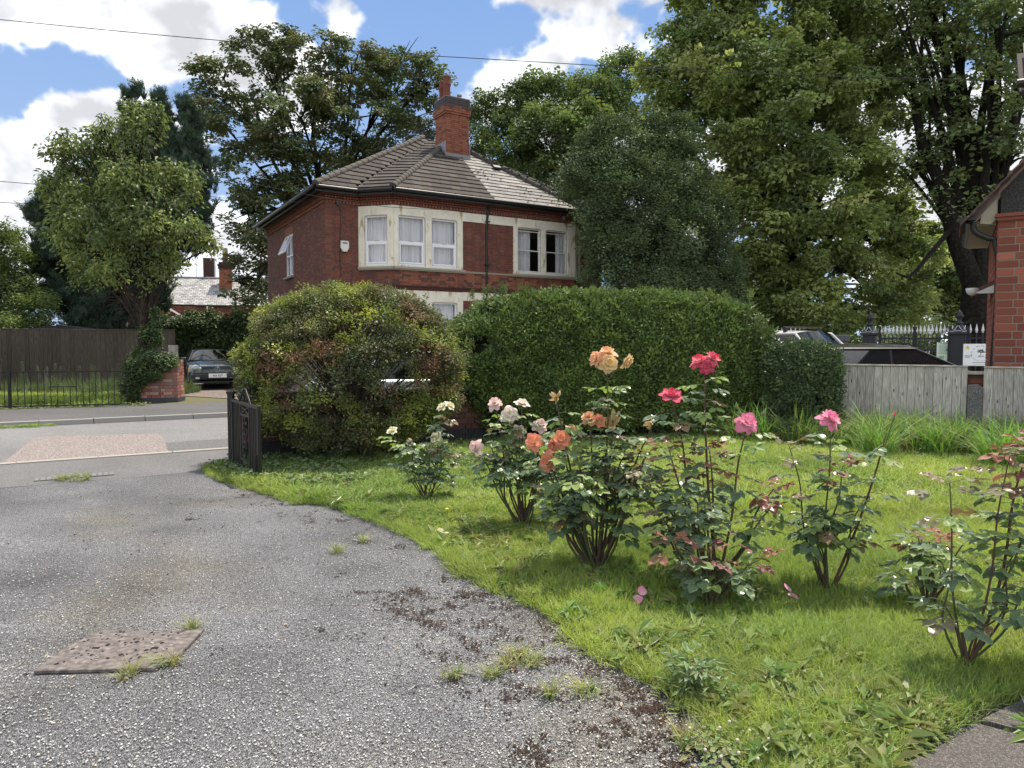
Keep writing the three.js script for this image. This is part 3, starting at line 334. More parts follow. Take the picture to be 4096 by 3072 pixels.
// ---------- brick house with rough-cast gable beside the timber fence ----------
const FD = V(.85, 0, .526).normalize(), FN = V(-.526, 0, .85).normalize();
{
  const S = thing('gabled_house', 'orange-red brick house with grey roughcast gable behind the timber fence', 'house', [7.42, 0, -10.95], 0), R = rng(9), F = frameM(V(0, 0, 0), FD, FN), brk = [];
  const tones = [[.33, .10, .06], [.29, .085, .052], [.37, .12, .075], [.31, .11, .075], [.26, .075, .05]].map(c => std(c, .85, { bumpMap: chipH, bumpScale: .004 }));
  bricks(brk, F, 0, 2.6, .06, 3.41, [], R, { course: .1195, L: .262, Hd: .122, j: .017, proud: .012, pick: () => Math.floor(R() * 5), w: 1 });
  bricks(brk, frameM(V(-FD.x * 0 , 0, 0).addScaledVector(FN, -3), FN, FD.clone().negate()), 0, 3, .06, 3.41, [], R, { course: .1195, L: .262, Hd: .122, j: .017, proud: .012, pick: () => Math.floor(R() * 5) });
  const loc = g => g.applyMatrix4(F);
  part(S, 'wall', loc(box(6, 3.4, 3, 3, 1.7, -1.501)), std([.34, .31, .28], .95)); pieces(S, 'brick', brk, tones, { max: 300 });
  part(S, 'moulded_course', loc(merge([box(6.06, .05, .06, 3, 3.44, .02), box(6.1, .05, .1, 3, 3.49, .03), box(6.02, .02, .04, 3, 3.408, .012)])), std([.22, .07, .045], .85));
  const rc = chipTex(512, 5, 41, grey(.30, .62), [.30, .30, .29]); const rough = new THREE.MeshStandardMaterial({ map: rc[0], bumpMap: rc[1], bumpScale: .008, roughness: 1, color: lin(.42, .41, .40) });
  part(S, 'roughcast_gable', loc(extrude([[.02, 3.515], [6, 3.515], [6, 5.4], [2.4, 6.6], [.95, 4.92], [.02, 3.85]], .28).translate(0, 0, -.26)), rough);
  const tileM = [[.13, .06, .045], [.10, .05, .042], [.17, .085, .06], [.09, .055, .05]].map(c => std(c, .8)), verge = [], sl = Math.hypot(1, 1.17), a = Math.atan(1.17);
  for (let i = 0; i < 16; i++) for (let j = 0; j < 8; j++) verge.push({ m: F.clone().multiply(new THREE.Matrix4().compose(V(-.40 + i * .145, 3.47 + i * .1697, .16 - j * .19), new THREE.Quaternion().setFromEuler(new THREE.Euler(0, 0, a - .09)), V(.28, .02, .18))), k: Math.floor(R() * 4), w: -j });
  pieces(S, 'roof_tile', verge, tileM);
  part(S, 'bargeboard', loc(extrude([[-.24, 3.40], [-.10, 3.38], [-.02, 3.46], [-.02, 3.78], [-.22, 3.54]], .08).translate(0, 0, -.12)), std([.46, .40, .32], .8)); part(S, 'eaves_box', loc(box(.34, .07, 3, -.2, 3.41, -1.6)), std([.30, .26, .20], .85));
  part(S, 'gutter', tube([V(-.38, 3.45, .12).applyMatrix4(F), V(-.38, 3.45, -3).applyMatrix4(F)], .07, .07, 8), blackM); part(S, 'gutter_end', loc(box(.24, .05, .12, -.42, 3.46, .10)), blackM);
  part(S, 'downpipe', tube([V(-.33, 3.42, .05), V(-.31, 3.28, .03), V(-.14, 3.17, -.02), V(-.04, 3.13, -.06), V(-.04, .1, -.06)].map(p => p.applyMatrix4(F)), .045, .045, 8, 20), blackM);
  // upper roof with its gutter
  const up = []; for (let i = 0; i < 7; i++) for (let j = 0; j < 12; j++) up.push({ m: F.clone().multiply(new THREE.Matrix4().compose(V(.36 + j * .19, 5.52 + i * .12, -.05 - i * .13), new THREE.Quaternion().setFromEuler(new THREE.Euler(-.78, 0, 0)), V(.18, .22, .02))), k: Math.floor(R() * 4), w: -j }); pieces(S, 'upper_roof_tile', up, tileM, { max: 84 });
  part(S, 'upper_roof', loc(box(2.6, .08, 1.3).rotateX(.74).translate(1.5, 5.72, -.5)), std([.06, .05, .05], .9)); part(S, 'upper_gutter', tube([V(.16, 5.40, .1).applyMatrix4(F), V(2.6, 5.40, .1).applyMatrix4(F)], .065, .065, 8), blackM); part(S, 'soffit', loc(box(2.4, .06, .3, 1.42, 5.33, -.06)), std([.16, .15, .14], .8));
  part(S, 'dormer_window', loc(merge([box(2.0, .9, .1, 1.65, 4.9, -.3), box(.08, .9, .14, .62, 4.9, -.28)])), std([.62, .61, .58], .6)); part(S, 'dormer_bracket', loc(extrude([[.24, 5.28], [.45, 5.28], [.45, 4.95], [.38, 5.12]], .1).translate(0, 0, -.2)), blackM);
  // low rear lean-to roof with a bulkhead lamp
  part(S, 'lean_to_roof', loc(box(.5, .05, 1.2).rotateZ(.5).translate(-.08, 2.5, -1.2)), tileM[1]); part(S, 'lean_to_fascia', loc(extrude([[-.28, 2.36], [.05, 2.36], [.05, 2.52]], .06).translate(0, 0, -.62)), std([.6, .6, .6], .7)); part(S, 'bulkhead_lamp', loc(new THREE.SphereGeometry(.09, 14, 10, 0, Math.PI * 2, Math.PI / 2, Math.PI / 2).translate(-.3, 2.42, -.6)), std([.55, .55, .55], .4)); part(S, 'lamp_cap', loc(new THREE.CylinderGeometry(.095, .095, .03, 14).translate(-.3, 2.435, -.6)), std([.6, .6, .6], .5));
}
// ---------- timber fences ----------
const woodT = [0, 1, 2].map(s => tex(128, 1024, (x, y) => { const kx = x / 128 - .5, ky = y / 1024, k1 = Math.hypot((kx - .12 + s * .1) * 2.2, (ky - .36 - s * .17) * 9), k2 = Math.hypot((kx + .2) * 2.4, (ky - .78 + s * .2) * 10), wv = x / 7 + 2.6 * fbm(x / 60 + s * 9, y / 330, s, 3) + 5 / (1 + k1 * 5) + 4 / (1 + k2 * 6), ring = .5 + .5 * Math.sin(wv * 2.2), kn = sstep(.16, .09, Math.min(k1, k2)), st = fbm(x / 30, y / 90, 4 + s, 4); const v = .69 - .20 * Math.pow(ring, 3) + st * .22 - kn * .36 + (fbm(x / 2, y / 60, 8, 2)) * .12; return [v, v * .975, v * .94]; }, true));
const greyWood = woodT.flatMap((t, i) => [0, 1].map(j => new THREE.MeshStandardMaterial({ map: t, color: lin(1.0 + j * .18, .99 + j * .18, .97 + j * .17), roughness: .95, bumpMap: t, bumpScale: .003 })));
const darkWood = woodT.map((t, i) => new THREE.MeshStandardMaterial({ map: t, color: lin(.20 + i * .03, .175 + i * .025, .15 + i * .02), roughness: .95 }));
const concM = new THREE.MeshStandardMaterial({ map: slabC[0], bumpMap: slabC[1], bumpScale: .003, color: lin(.95, .95, .93), roughness: .95 });
function panel(name, label, o, d, n, len, h, bw, mats, seed, group) {
  const S = thing(name, label, 'fence', [o.x, o.y, o.z], 0, group), F = frameM(V(0, 0, 0), d, n), R = rng(seed); let x = 0;
  while (x < len - .03) { const w = Math.min(bw * (.94 + R() * .12), len - x), hh = h - R() * .006, b = part(S, 'board', new THREE.BoxGeometry(w - .004, hh, .018), mats[Math.floor(R() * mats.length)]); const uv = b.geometry.attributes.uv; const vo = R() * .5; for (let i = 0; i < uv.count; i++) uv.setXY(i, uv.getX(i), uv.getY(i) * .55 + vo); b.applyMatrix4(F.clone().multiply(new THREE.Matrix4().compose(V(x + w / 2, hh / 2, (R() - .5) * .008), new THREE.Quaternion().setFromEuler(new THREE.Euler(0, (R() - .5) * .05, (R() - .5) * .006)), V(1, 1, 1)))); x += w; }
  part(S, 'capping', rbox(len, .022, .055, .004, len / 2, h + .012, .002).applyMatrix4(F), mats[1]); for (const y of [.2, h / 2, h - .15]) part(S, 'rail', box(len, .07, .04, len / 2, y, -.03).applyMatrix4(F), mats[0]); return S;
}
const fp = q => V(5.2, 0, -11.5).addScaledVector(FD, q);
panel('board_fence', 'weathered grey close-board fence panel with its end against the small clipped shrub', fp(0).setY(.06), FD, FN, 1.83, 1.14, .117, greyWood, 3, 'grey timber fence panels');
panel('board_fence', 'weathered grey close-board fence panel in front of the orange-red brick house', fp(2.03).setY(.05), FD, FN, 1.83, 1.14, .117, greyWood, 4, 'grey timber fence panels');
panel('board_fence', 'grey close-board fence panel hidden behind the small clipped shrub', fp(-1.95).setY(.06), FD, FN, 1.83, 1.14, .117, greyWood, 5, 'grey timber fence panels');
for (const [q, l] of [[1.93, 'concrete fence post between the two grey fence panels'], [-.06, 'concrete fence post beside the small clipped shrub']]) { const S = thing('fence_post', l, 'post', fp(q).toArray(), 0, 'concrete fence posts'); part(S, 'shaft', extrude([[-.088, 0], [.088, 0], [.088, .90], [.03, .94], [-.088, .93]], .1, [], .006).translate(0, 0, -.05).applyMatrix4(frameM(V(0, 0, 0), FD, FN)), concM); }
{ const S = thing('garden_wall', 'low red brick wall showing through the gap in the grey fence', 'wall', [7.0, 0, -10.55], 0), brk = [], R = rng(12), F = frameM(V(-.2, 0, -.12), FD, FN); bricks(brk, F, -.6, .9, .05, 1.1, [], R, {}); part(S, 'core', box(1.5, 1.05, .2, .15, .56, -.11).applyMatrix4(F), mortarM); pieces(S, 'brick', brk, brickTones); part(S, 'coping', box(1.54, .04, .3, .15, 1.11, -.08).applyMatrix4(F), std([.4, .36, .3], .9)); }
// dark fence across the road
const dkO = V(-17.2, .05, -22.0), dkD = V(4.9, 0, -1.5).normalize(), dkN = V(1.5, 0, 4.9).normalize();
panel('dark_fence', 'dark stained vertical board fence behind the low black railing', dkO, dkD, dkN, 6.2, 2.0, .125, darkWood, 21);
panel('dark_fence', 'brown board gate panel taller than the dark stained fence beside it', V(-16.9, .05, -20.4), V(1, 0, -.15).normalize(), V(.15, 0, 1).normalize(), 2.05, 2.12, .12, darkWood, 23);
{ const S = thing('garden_shed', 'dark garden shed roof with pale edge showing above the dark fence', 'shed', [-15.2, 0, -24.6], .2); part(S, 'wall', box(2.4, 2.1, 1.6, 0, 1.05, 0), std([.03, .03, .03], .9)); part(S, 'roof', extrude([[-1.35, 2.02], [1.35, 2.02], [0, 2.22]], 1.9).translate(0, 0, -.95), std([.025, .025, .028], .9)); part(S, 'roof_edge', box(2.7, .05, .05, 0, 2.05, .98), std([.25, .24, .2], .8)); }
// ---------- low black railing ----------
{
  const a = V(-13.6, .07, -15.85), b = V(-9.2, .07, -17.15), d = b.clone().sub(a), L = d.length(); d.normalize(); const n = V(-d.z, 0, d.x), S = thing('low_railing', 'low thin black iron railing along the far pavement', 'railing', a.toArray()), F = frameM(V(0, 0, 0), d, n);
  const bar = (nm, g) => part(S, nm, g.applyMatrix4(F), ironM); bar('top_rail', box(L, .03, .03, L / 2, .84, 0)); bar('bottom_rail', box(L, .025, .025, L / 2, .05, 0));
  let i = 0; for (let x = .07; x < L; x += .134, i++) { const ph = i % 13, low = ph > 8 && ph < 12; bar('bar', box(.014, low ? .43 : .79, .014, x, low ? .265 : .445, 0)); if (ph === 8) bar('middle_rail', box(.134 * 4, .02, .02, x + .268, .49, 0)); }
  for (const x of [.02, 2.05]) bar('post', box(.055, .9, .055, x, .45, .001));
}
// ---------- ivy-topped brick pier and post ----------
{
  const S = thing('brick_pier', 'broken red brick pier with dark plinth, draped in ivy', 'pier', [-9.24, .06, -18.5], .16), R = rng(33), brk = [], w = .96, d = .6; part(S, 'core', box(w - .02, 1.1, d - .02, 0, .55, -d / 2), mortarM);
  const tn = [[.30, .12, .085], [.34, .15, .11], [.26, .09, .065], [.40, .24, .19], [.22, .14, .13]].map(c => std(c, .9)); for (const [o, x, n, ww] of [[V(-w / 2, 0, 0), V(1, 0, 0), V(0, 0, 1), w], [V(w / 2, 0, 0), V(0, 0, -1), V(1, 0, 0), d], [V(-w / 2, 0, -d), V(0, 0, 1), V(-1, 0, 0), d]]) bricks(brk, frameM(o, x, n), 0, ww, .1, 1.1, [], R, { proud: .012, pick: () => Math.floor(R() * 5), course: .083 });
  pieces(S, 'brick', brk, tn); part(S, 'plinth', box(w + .05, .11, d + .05, 0, .055, -d / 2), std([.05, .052, .06], .8));
  const P = thing('gate_post', 'square weathered grey post standing behind the ivy-topped pier', 'post', [-9.02, .06, -18.95], .16); part(P, 'shaft', rbox(.2, 1.48, .2, .012, 0, .74, 0), new THREE.MeshStandardMaterial({ map: woodT[1], color: lin(.85, .83, .78), roughness: .95 })); part(P, 'side_batten', box(.08, 1.4, .1, -.34, .7, -.06), darkWood[1]);
}
// ---------- wrought iron garden gate ----------
{
  const a = V(-3.46, .05, -8.77), b = V(-2.76, .04, -7.73), d = b.clone().sub(a), L = d.length(); d.normalize(); const n = V(-d.z, 0, d.x), S = thing('iron_gate', 'open black wrought iron garden gate with scrolls, beside the arching bush', 'gate', a.toArray()), F = frameM(V(0, 0, 0), d, n), H = .80, gm = std([.025, .023, .023], .5, { metalness: .4 });
  const bar = (nm, g) => part(S, nm, g.applyMatrix4(F), gm); bar('frame_stile', rbox(.04, H + .03, .04, .004, .02, H / 2, 0)); bar('frame_stile', rbox(.04, H + .03, .04, .004, L - .02, H / 2, 0)); bar('top_rail', rbox(L - .08, .035, .035, .004, L / 2, H - .01, 0)); bar('bottom_rail', rbox(L - .08, .035, .035, .004, L / 2, .02, 0));
  for (const x of [.12, .19, .26, .33, L - .33, L - .26, L - .19, L - .12]) bar('bar', box(.016, H - .06, .016, x, H / 2, 0)); for (const x of [.42, L - .42]) bar('panel_stile', box(.024, H - .055, .024, x, H / 2, 0));
  bar('cross_bar', box(L - .87, .022, .022, L / 2, H * .82, 0)); bar('cross_bar', box(L - .87, .022, .022, L / 2, H * .16, 0));
  const sc = (x, y, r, dir, s0 = 1) => { const p = []; for (let i = 0; i <= 26; i++) { const t = i / 26, an = t * 4.2 * dir, rr = r * (1 - t * .75); p.push(V(x + Math.sin(an) * rr * s0, y + Math.cos(an) * rr, 0)); } return tube(p, .008, .008, 5, 30); }, cx = L / 2;
  for (const [y, dr] of [[.30, 1], [.45, -1], [.58, 1]]) { bar('scroll', sc(cx - .055, y, .055, dr)); bar('scroll', sc(cx + .055, y, .055, -dr)); } bar('panel_stem', tube([V(cx, .13, 0), V(cx + .03, .3, 0), V(cx - .03, .48, 0), V(cx, .66, 0)], .008, .008, 5, 20)); for (const [x0, x1] of [[.43, L - .43], [L - .43, .43]]) bar('brace', tube([V(x0, H * .82, 0), V(x1, H - .03, 0)], .008, .008, 5)); bar('brace', tube([V(.43, .03, 0), V(L - .43, H * .16, 0)], .008, .008, 5));
  bar('top_arch', tube([V(.36, H, 0), V(.5, H + .10, 0), V(cx, H + .17, 0), V(L - .5, H + .10, 0), V(L - .36, H, 0)], .012, .012, 6, 24)); for (const s of [-1, 1]) { bar('scroll', sc(cx + s * .06, H + .07, .055, s)); bar('scroll', sc(cx + s * .30, H + .05, .05, -s)); } bar('hinge', box(.05, .05, .06, -.02, H * .78, 0)); bar('hinge', box(.05, .05, .06, -.02, H * .2, 0)); bar('drop_bolt', box(.02, .3, .02, L - .05, .12, .035));
  const P = thing('gate_pillar', 'short dark iron hinge post for the open garden gate', 'post', [-3.5, 0, -8.83]); part(P, 'shaft', rbox(.07, .92, .07, .006, 0, .46, 0), gm); part(P, 'cap', rbox(.09, .03, .09, .006, 0, .93, 0), gm);
}
// low dark wall under the bush and hedge
{
  const a = V(-3.5, 0, -9.2), b = V(-.2, 0, -11.1), d = b.clone().sub(a), L = d.length(); d.normalize(); const n = V(-d.z, 0, d.x), S = thing('low_wall', 'low dark brick wall with blue brick base behind the arching bush', 'wall', a.toArray()), F = frameM(V(0, 0, 0), d, n), brk = [], R = rng(51);
  bricks(brk, F, 0, L, .0, .83, [], R, { course: .083, pick: (x, y) => y < .25 ? 5 : Math.floor(R() * 5) }); part(S, 'core', box(L, .83, .2, L / 2, .415, -.108).applyMatrix4(F), std([.11, .09, .075], .95)); part(S, 'coping', box(L + .02, .05, .28, L / 2, .86, -.1).applyMatrix4(F), std([.12, .11, .10], .9)); pieces(S, 'brick', brk, [[.10, .04, .03], [.08, .034, .027], [.12, .055, .04], [.09, .04, .032], [.07, .03, .025], [.022, .023, .028]].map(c => std(c, .85)));
}
// ---------- access cover in the drive, gully in the pavement ----------
{
  const S = thing('access_cover', 'rusty brown steel access cover with a diamond tread set in the driveway', 'manhole cover', [-1.91, .002, -3.43], 0), cT = tex(512, 512, (x, y) => { const u = x / 512, v = y / 512, l = Math.min(Math.abs((u * 20) % 1 - .5), Math.abs((v * 20 + u * 3) % 1 - .5)), s = fbm(x / 30, y / 30, 6, 5); return [.53 + s * .34 + (l < .06 ? .05 : 0), .495 + s * .33 + (l < .06 ? .05 : 0), .48 + s * .32 + (l < .06 ? .05 : 0)]; }, true), cB = tex(512, 512, (x, y) => { const u = x / 512, v = y / 512, l = Math.min(Math.abs((u * 20) % 1 - .5), Math.abs((v * 20 + u * 3) % 1 - .5)); return l < .07 ? 1 : .3 + fbm(x / 9, y / 9, 2, 3) * .4; });
  const g = extrude([[-.28, -.24], [.255, -.21], [.30, -.06], [.285, .235], [.02, .21], [-.24, .225], [-.30, .0]], .012, [], .003), p = g.attributes.position, uv = g.attributes.uv; for (let i = 0; i < p.count; i++) uv.setXY(i, p.getX(i) * 1.7 + .5, p.getY(i) * 1.7 + .5); g.rotateX(-Math.PI / 2);
  part(S, 'plate', g, new THREE.MeshStandardMaterial({ map: cT, bumpMap: cB, bumpScale: .003, roughness: .8, metalness: .15, color: lin(.60, .60, .60) })); for (const x of [-.14, .15]) part(S, 'key_slot', rbox(.035, .004, .014, .0015, x, .0165, .0), std([.004, .004, .004], 1)); { const R = rng(71), it = []; for (let i = 0; i < 90; i++) { const s = .003 + R() * R() * .007; it.push({ m: new THREE.Matrix4().compose(V((R() - .5) * .5, .017, (R() - .5) * .4), tmpQ0.setFromEuler(new THREE.Euler(0, R() * 6, 0)), V(s * 1.6, s * .6, s)), k: R() < .8 ? 0 : 1 }); } pieces(S, 'grit', it, [std([.03, .03, .028], 1), std([.3, .29, .27], 1)], { max: 0, geo: new THREE.IcosahedronGeometry(1, 0), more: 'grit' }); }

  const D = thing('gully_grate', 'pair of small pale metal utility covers in the near pavement', 'drain cover', [-5.05, .0, -8.15], .54); for (const x of [-.22, .22]) { part(D, 'plate', rbox(.34, .012, .2, .004, x, .003, 0), std([.16, .16, .16], .8)); for (let i = 0; i < 5; i++) part(D, 'slot', box(.02, .002, .15, x - .12 + i * .06, .011, 0), std([.11, .11, .11], .9)); }
}
// ---------- park gates and signs ----------
{
  const parkD = V(1.73, 0, 1.5).normalize(), parkN = V(-1.5, 0, 1.73).normalize(), gp = [[10.8, -21.5], [12.54, -20.0]], pm = std([.010, .012, .017], .5), wp = std([.62, .63, .66], .5);
  gp.forEach(([x, z], i) => { const S = thing('gate_pier', ['square black iron park gate pier beside the blue-capped brick piers', 'square black iron park gate pier beside the white tree-logo sign'][i], 'pier', [x, .06, z], -.7, 'black iron park gate piers'); const w = .17; part(S, 'shaft', rbox(w * 2, 1.78, w * 2, .015, 0, .89, 0), pm); part(S, 'base', rbox(w * 2.5, .3, w * 2.5, .02, 0, .15, 0), pm); part(S, 'capital', rbox(w * 2.6, .09, w * 2.6, .02, 0, 1.82, 0), pm); part(S, 'pyramid_cap', new THREE.CylinderGeometry(.09, .26, .22, 4).rotateY(Math.PI / 4).translate(0, 1.97, 0), pm);
    for (let k = 0; k < 4; k++) part(S, 'white_outline', merge([box(.16, .014, .01, 0, 1.885, .19), box(.014, .17, .012).rotateZ(-.5).translate(-.055, 1.96, .15), box(.014, .17, .012).rotateZ(.5).translate(.055, 1.96, .15)]).rotateY(k * Math.PI / 2), wp); part(S, 'finial', new THREE.LatheGeometry([[.09, 0], [.10, .04], [.05, .08], [.06, .14], [.10, .19], [.10, .25], [.06, .29], [.07, .32], [.03, .36], [.0, .42]].map(p => new THREE.Vector2(...p)), 14).translate(0, 2.08, 0), pm); });
  function leaf(o, L, n, label, name = 'park_gate') { const S = thing(name, label, 'gate', o.toArray(), 0, 'black iron park gates and railings'), F = frameM(V(0, 0, 0), parkD, parkN), add = (nm, g, m) => part(S, nm, g.applyMatrix4(F), m); for (const y of [.2, 1.35, 1.68]) add('rail', box(L, .05, .03, L / 2, y, 0), pm); const sp = L / n; for (let i = 0; i < n; i++) { const x = (i + .5) * sp; add('bar', box(.026, 1.72, .026, x, .95, 0), pm); add('spear_tip', merge([new THREE.CylinderGeometry(.0, .036, .19, 4).translate(x, 1.99, 0), new THREE.CylinderGeometry(.036, .02, .07, 4).translate(x, 1.86, 0)]), wp); } for (const x of [.02, L - .02]) add('stile', box(.08, 2.0, .05, x, 1.02, 0), pm); return S; }
  const g0 = V(10.8, .06, -21.5), at2 = q => g0.clone().addScaledVector(parkD, q); leaf(at2(.26), .95, 9, 'black iron park gate leaf with white spear tips behind the welcome sign'); leaf(at2(1.2), .9, 9, 'black iron park gate leaf with white spear tips behind the pale green notice'); leaf(at2(2.5), 1.9, 13, 'black iron park railing with white spear tips behind the white tree-logo sign', 'park_railing');
  leaf(at2(-4.6), 2.6, 18, 'dark park railing behind the white van roof', 'park_railing');
  for (const [q, l] of [[-1.65, 'dark red brick pier with blue brick cap next to the white van'], [-.95, 'dark red brick pier with blue brick cap next to the iron gate pier']]) { const S = thing('brick_gate_pier', l, 'pier', at2(q).toArray(), -.7, 'blue-capped brick piers'), brk = [], R = rng(61 + q * 10); part(S, 'core', box(.52, 1.6, .48, 0, .8, 0), mortarM); for (const [o, x, n] of [[V(-.27, 0, .25), V(1, 0, 0), V(0, 0, 1)], [V(-.27, 0, -.25), V(0, 0, 1), V(-1, 0, 0)]]) bricks(brk, frameM(o, x, n), 0, n.z ? .54 : .5, .1, 1.6, [], R, {}); pieces(S, 'brick', brk, brickTones, { max: 60 }); part(S, 'cap', rbox(.62, .2, .58, .015, 0, 1.7, 0), std([.075, .08, .095], .6)); }
  const cv = (w, h, fn) => { const c = document.createElement('canvas'); c.width = w; c.height = h; const x = c.getContext('2d'); fn(x, w, h); const t = new THREE.CanvasTexture(c); t.colorSpace = THREE.SRGBColorSpace; return t; };
  const board = (name, label, p, w, h, t, rim) => { const S = thing(name, label, 'sign', p.toArray(), 0), F = frameM(V(0, 0, 0), parkD.clone().lerp(V(1, 0, 0), .45).normalize(), parkN.clone().lerp(V(0, 0, 1), .45).normalize()); const X = parkD.clone().lerp(V(1, 0, 0), .45).normalize(), N = V(-X.z, 0, X.x), G = frameM(V(0, 0, 0), X, N); part(S, 'panel', box(w, h, .02).applyMatrix4(G), rim); part(S, 'face', new THREE.PlaneGeometry(w - .01, h - .01).translate(0, 0, .014).applyMatrix4(G), new THREE.MeshStandardMaterial({ map: t, roughness: .5 })); return S; };
  board('park_sign', 'dark green park sign with white welcome lettering on the iron gates', V(11.34, 1.36, -21.0), .72, .5, cv(512, 356, (x, w, h) => { x.fillStyle = '#0c2a1e'; x.fillRect(0, 0, w, h); x.fillStyle = '#f2f4f2'; x.textAlign = 'center'; x.font = 'bold 58px sans-serif'; x.fillText('WELCOME TO', w / 2, 74); x.fillText('NORMANTON PARK', w / 2 - 4, 140, 430); x.beginPath(); x.arc(478, 34, 17, 0, 7); x.fill(); x.fillStyle = '#5f9a70'; x.fillRect(26, 20, 40, 18); }), std([.01, .03, .02], .5));
  board('notice_board', 'pale green printed notice fixed to the iron park gate', V(12.28, 1.36, -20.2), .40, .52, cv(256, 330, (x, w, h) => { x.fillStyle = '#cfe3cf'; x.fillRect(0, 0, w, h); x.fillStyle = '#5d7a66'; for (let i = 0; i < 12; i++) { const s = 40 + i * 15; x.fillRect(30, s, 150 + (i * 53) % 46, 5); } x.fillRect(50, 14, 150, 12); x.fillStyle = '#86b08c'; x.fillRect(30, 240, 90, 60); x.fillStyle = '#3f8a50'; x.fillRect(180, 230, 60, 34); }), std([.4, .5, .4], .6));
  const arc = (x, s, cx, cy, r, a0, a1, fs) => { x.font = fs; const n = s.length; for (let i = 0; i < n; i++) { const a = mix(a0, a1, i / (n - 1)); x.save(); x.translate(cx + Math.cos(a) * r, cy + Math.sin(a) * r); x.rotate(a + (a1 > a0 ? Math.PI / 2 : -Math.PI / 2)); x.fillText(s[i], 0, 0); x.restore(); } };
  board('nursery_sign', 'white sign with a small tree logo and curved lettering on the park railing', V(12.62, 1.28, -19.3), .66, .6, cv(560, 512, (x, w, h) => { x.fillStyle = '#f6f8fb'; x.fillRect(0, 0, w, h); x.textAlign = 'center'; x.fillStyle = '#3d86a8'; arc(x, 'Walk In The Park Nursery', 350, 235, 175, -Math.PI * 1.06, .25, 'bold 40px sans-serif'); x.fillStyle = '#5d95ad'; arc(x, 'Outdoors Safe Fun', 350, 205, 205, Math.PI * .8, Math.PI * .2, '34px sans-serif'); x.strokeStyle = '#1d1d22'; x.fillStyle = '#1d1d22'; x.lineWidth = 12; x.beginPath(); x.moveTo(350, 300); x.lineTo(350, 215); x.stroke(); x.lineWidth = 5; for (let i = 0; i < 9; i++) { const a = -Math.PI + i * Math.PI / 8, r = 60 + (i % 3) * 12; x.beginPath(); x.moveTo(350, 230); x.quadraticCurveTo(350, 190, 350 + Math.cos(a) * r, 195 + Math.sin(a) * r * .9); x.stroke(); for (let k = 0; k < 3; k++) { x.beginPath(); x.arc(350 + Math.cos(a + k * .1) * r * (1 - k * .25), 195 + Math.sin(a + k * .1) * r * .9 * (1 - k * .2), 9, 0, 7); x.fill(); } } x.fillRect(285, 300, 130, 5); x.beginPath(); x.arc(315, 280, 12, 0, 7); x.arc(390, 284, 11, 0, 7); x.fill(); x.fillRect(306, 284, 18, 18); x.fillRect(382, 286, 16, 15); x.fillStyle = '#f0c64a'; x.beginPath(); for (let i = 0; i < 10; i++) { const a = -Math.PI / 2 + i * Math.PI / 5, r = i % 2 ? 28 : 58; x.lineTo(80 + Math.cos(a) * r, 90 + Math.sin(a) * r); } x.fill(); x.fillStyle = '#1d1d22'; x.fillRect(26, 268, 116, 9); x.fillRect(26, 290, 140, 9); x.fillRect(26, 318, 100, 9); x.fillRect(190, 430, 320, 9); x.fillStyle = '#888'; x.fillRect(190, 470, 270, 7); }), std([.7, .7, .72], .5));
}
// ---------- overhead wires ----------
const wireM = std([.03, .03, .032], .8), wire = (label, pts, r) => tag(Object.assign(part(scene, numbered('overhead_wire'), tube(pts, r, r, 5, 40), wireM)), label, 'wire', 'overhead wires');
wire('long thin overhead wire crossing the sky above the chimney', [V(-16, 8.75, -15), V(-5, 7.72, -15), V(0, 7.40, -15), V(6, 7.10, -15), V(16, 6.9, -15)], .008);
wire('upper thin overhead wire ending behind the leafy garden tree', [V(-30, 8.9, -30), V(-23, 8.5, -30), V(-12, 7.6, -30)], .014);
wire('lower thin overhead wire ending behind the leafy garden tree', [V(-30, 7.95, -30), V(-23, 7.6, -30), V(-12, 7.0, -30)], .014);
wire('thin cable slung across the front of the brick villa', [V(-9.5, 6.6, -20.8), V(-4, 5.55, -20.6), V(-1, 5.45, -21.0), V(2.2, 5.95, -25.6)], .007);
wire('thin cable running to the corner bracket of the brick villa', [V(-13, 7.2, -26), V(-9, 6.5, -24.6), V(-5.68, 6.18, -23.4)], .007);
// ---------- cars ----------
const tyreM = std([.012, .012, .012], .9), rimM = std([.45, .46, .47], .3, { metalness: .8 }), tintM = new THREE.MeshPhysicalMaterial({ color: lin(.30, .33, .34), roughness: .03, transmission: 1, thickness: 0 }), chromeM = std([.6, .6, .6], .15, { metalness: 1 });
function loft(sections) { // sections: arrays of points (left sill over the top to right sill), front to rear
  const pos = [], idx = [], m = sections[0].length; for (const s of sections) for (const p of s) pos.push(p[0], p[1], p[2]);
  for (let i = 0; i < sections.length - 1; i++) for (let j = 0; j < m - 1; j++) { const a = i * m + j, b = a + m; idx.push(a, a + 1, b, b, a + 1, b + 1); }
  for (const i of [0, sections.length - 1]) { const c = pos.length / 3; let x = 0, y = 0, z = 0; for (const p of sections[i]) { x += p[0]; y += p[1]; z += p[2]; } pos.push(x / m, y / m, z / m); for (let j = 0; j < m - 1; j++) { const a = i * m + j; i ? idx.push(a, a + 1, c) : idx.push(a + 1, a, c); } }
  let g = new THREE.BufferGeometry(); g.setAttribute('position', new THREE.Float32BufferAttribute(pos, 3)); g.setIndex(idx); g.computeVertexNormals(); return g;
}
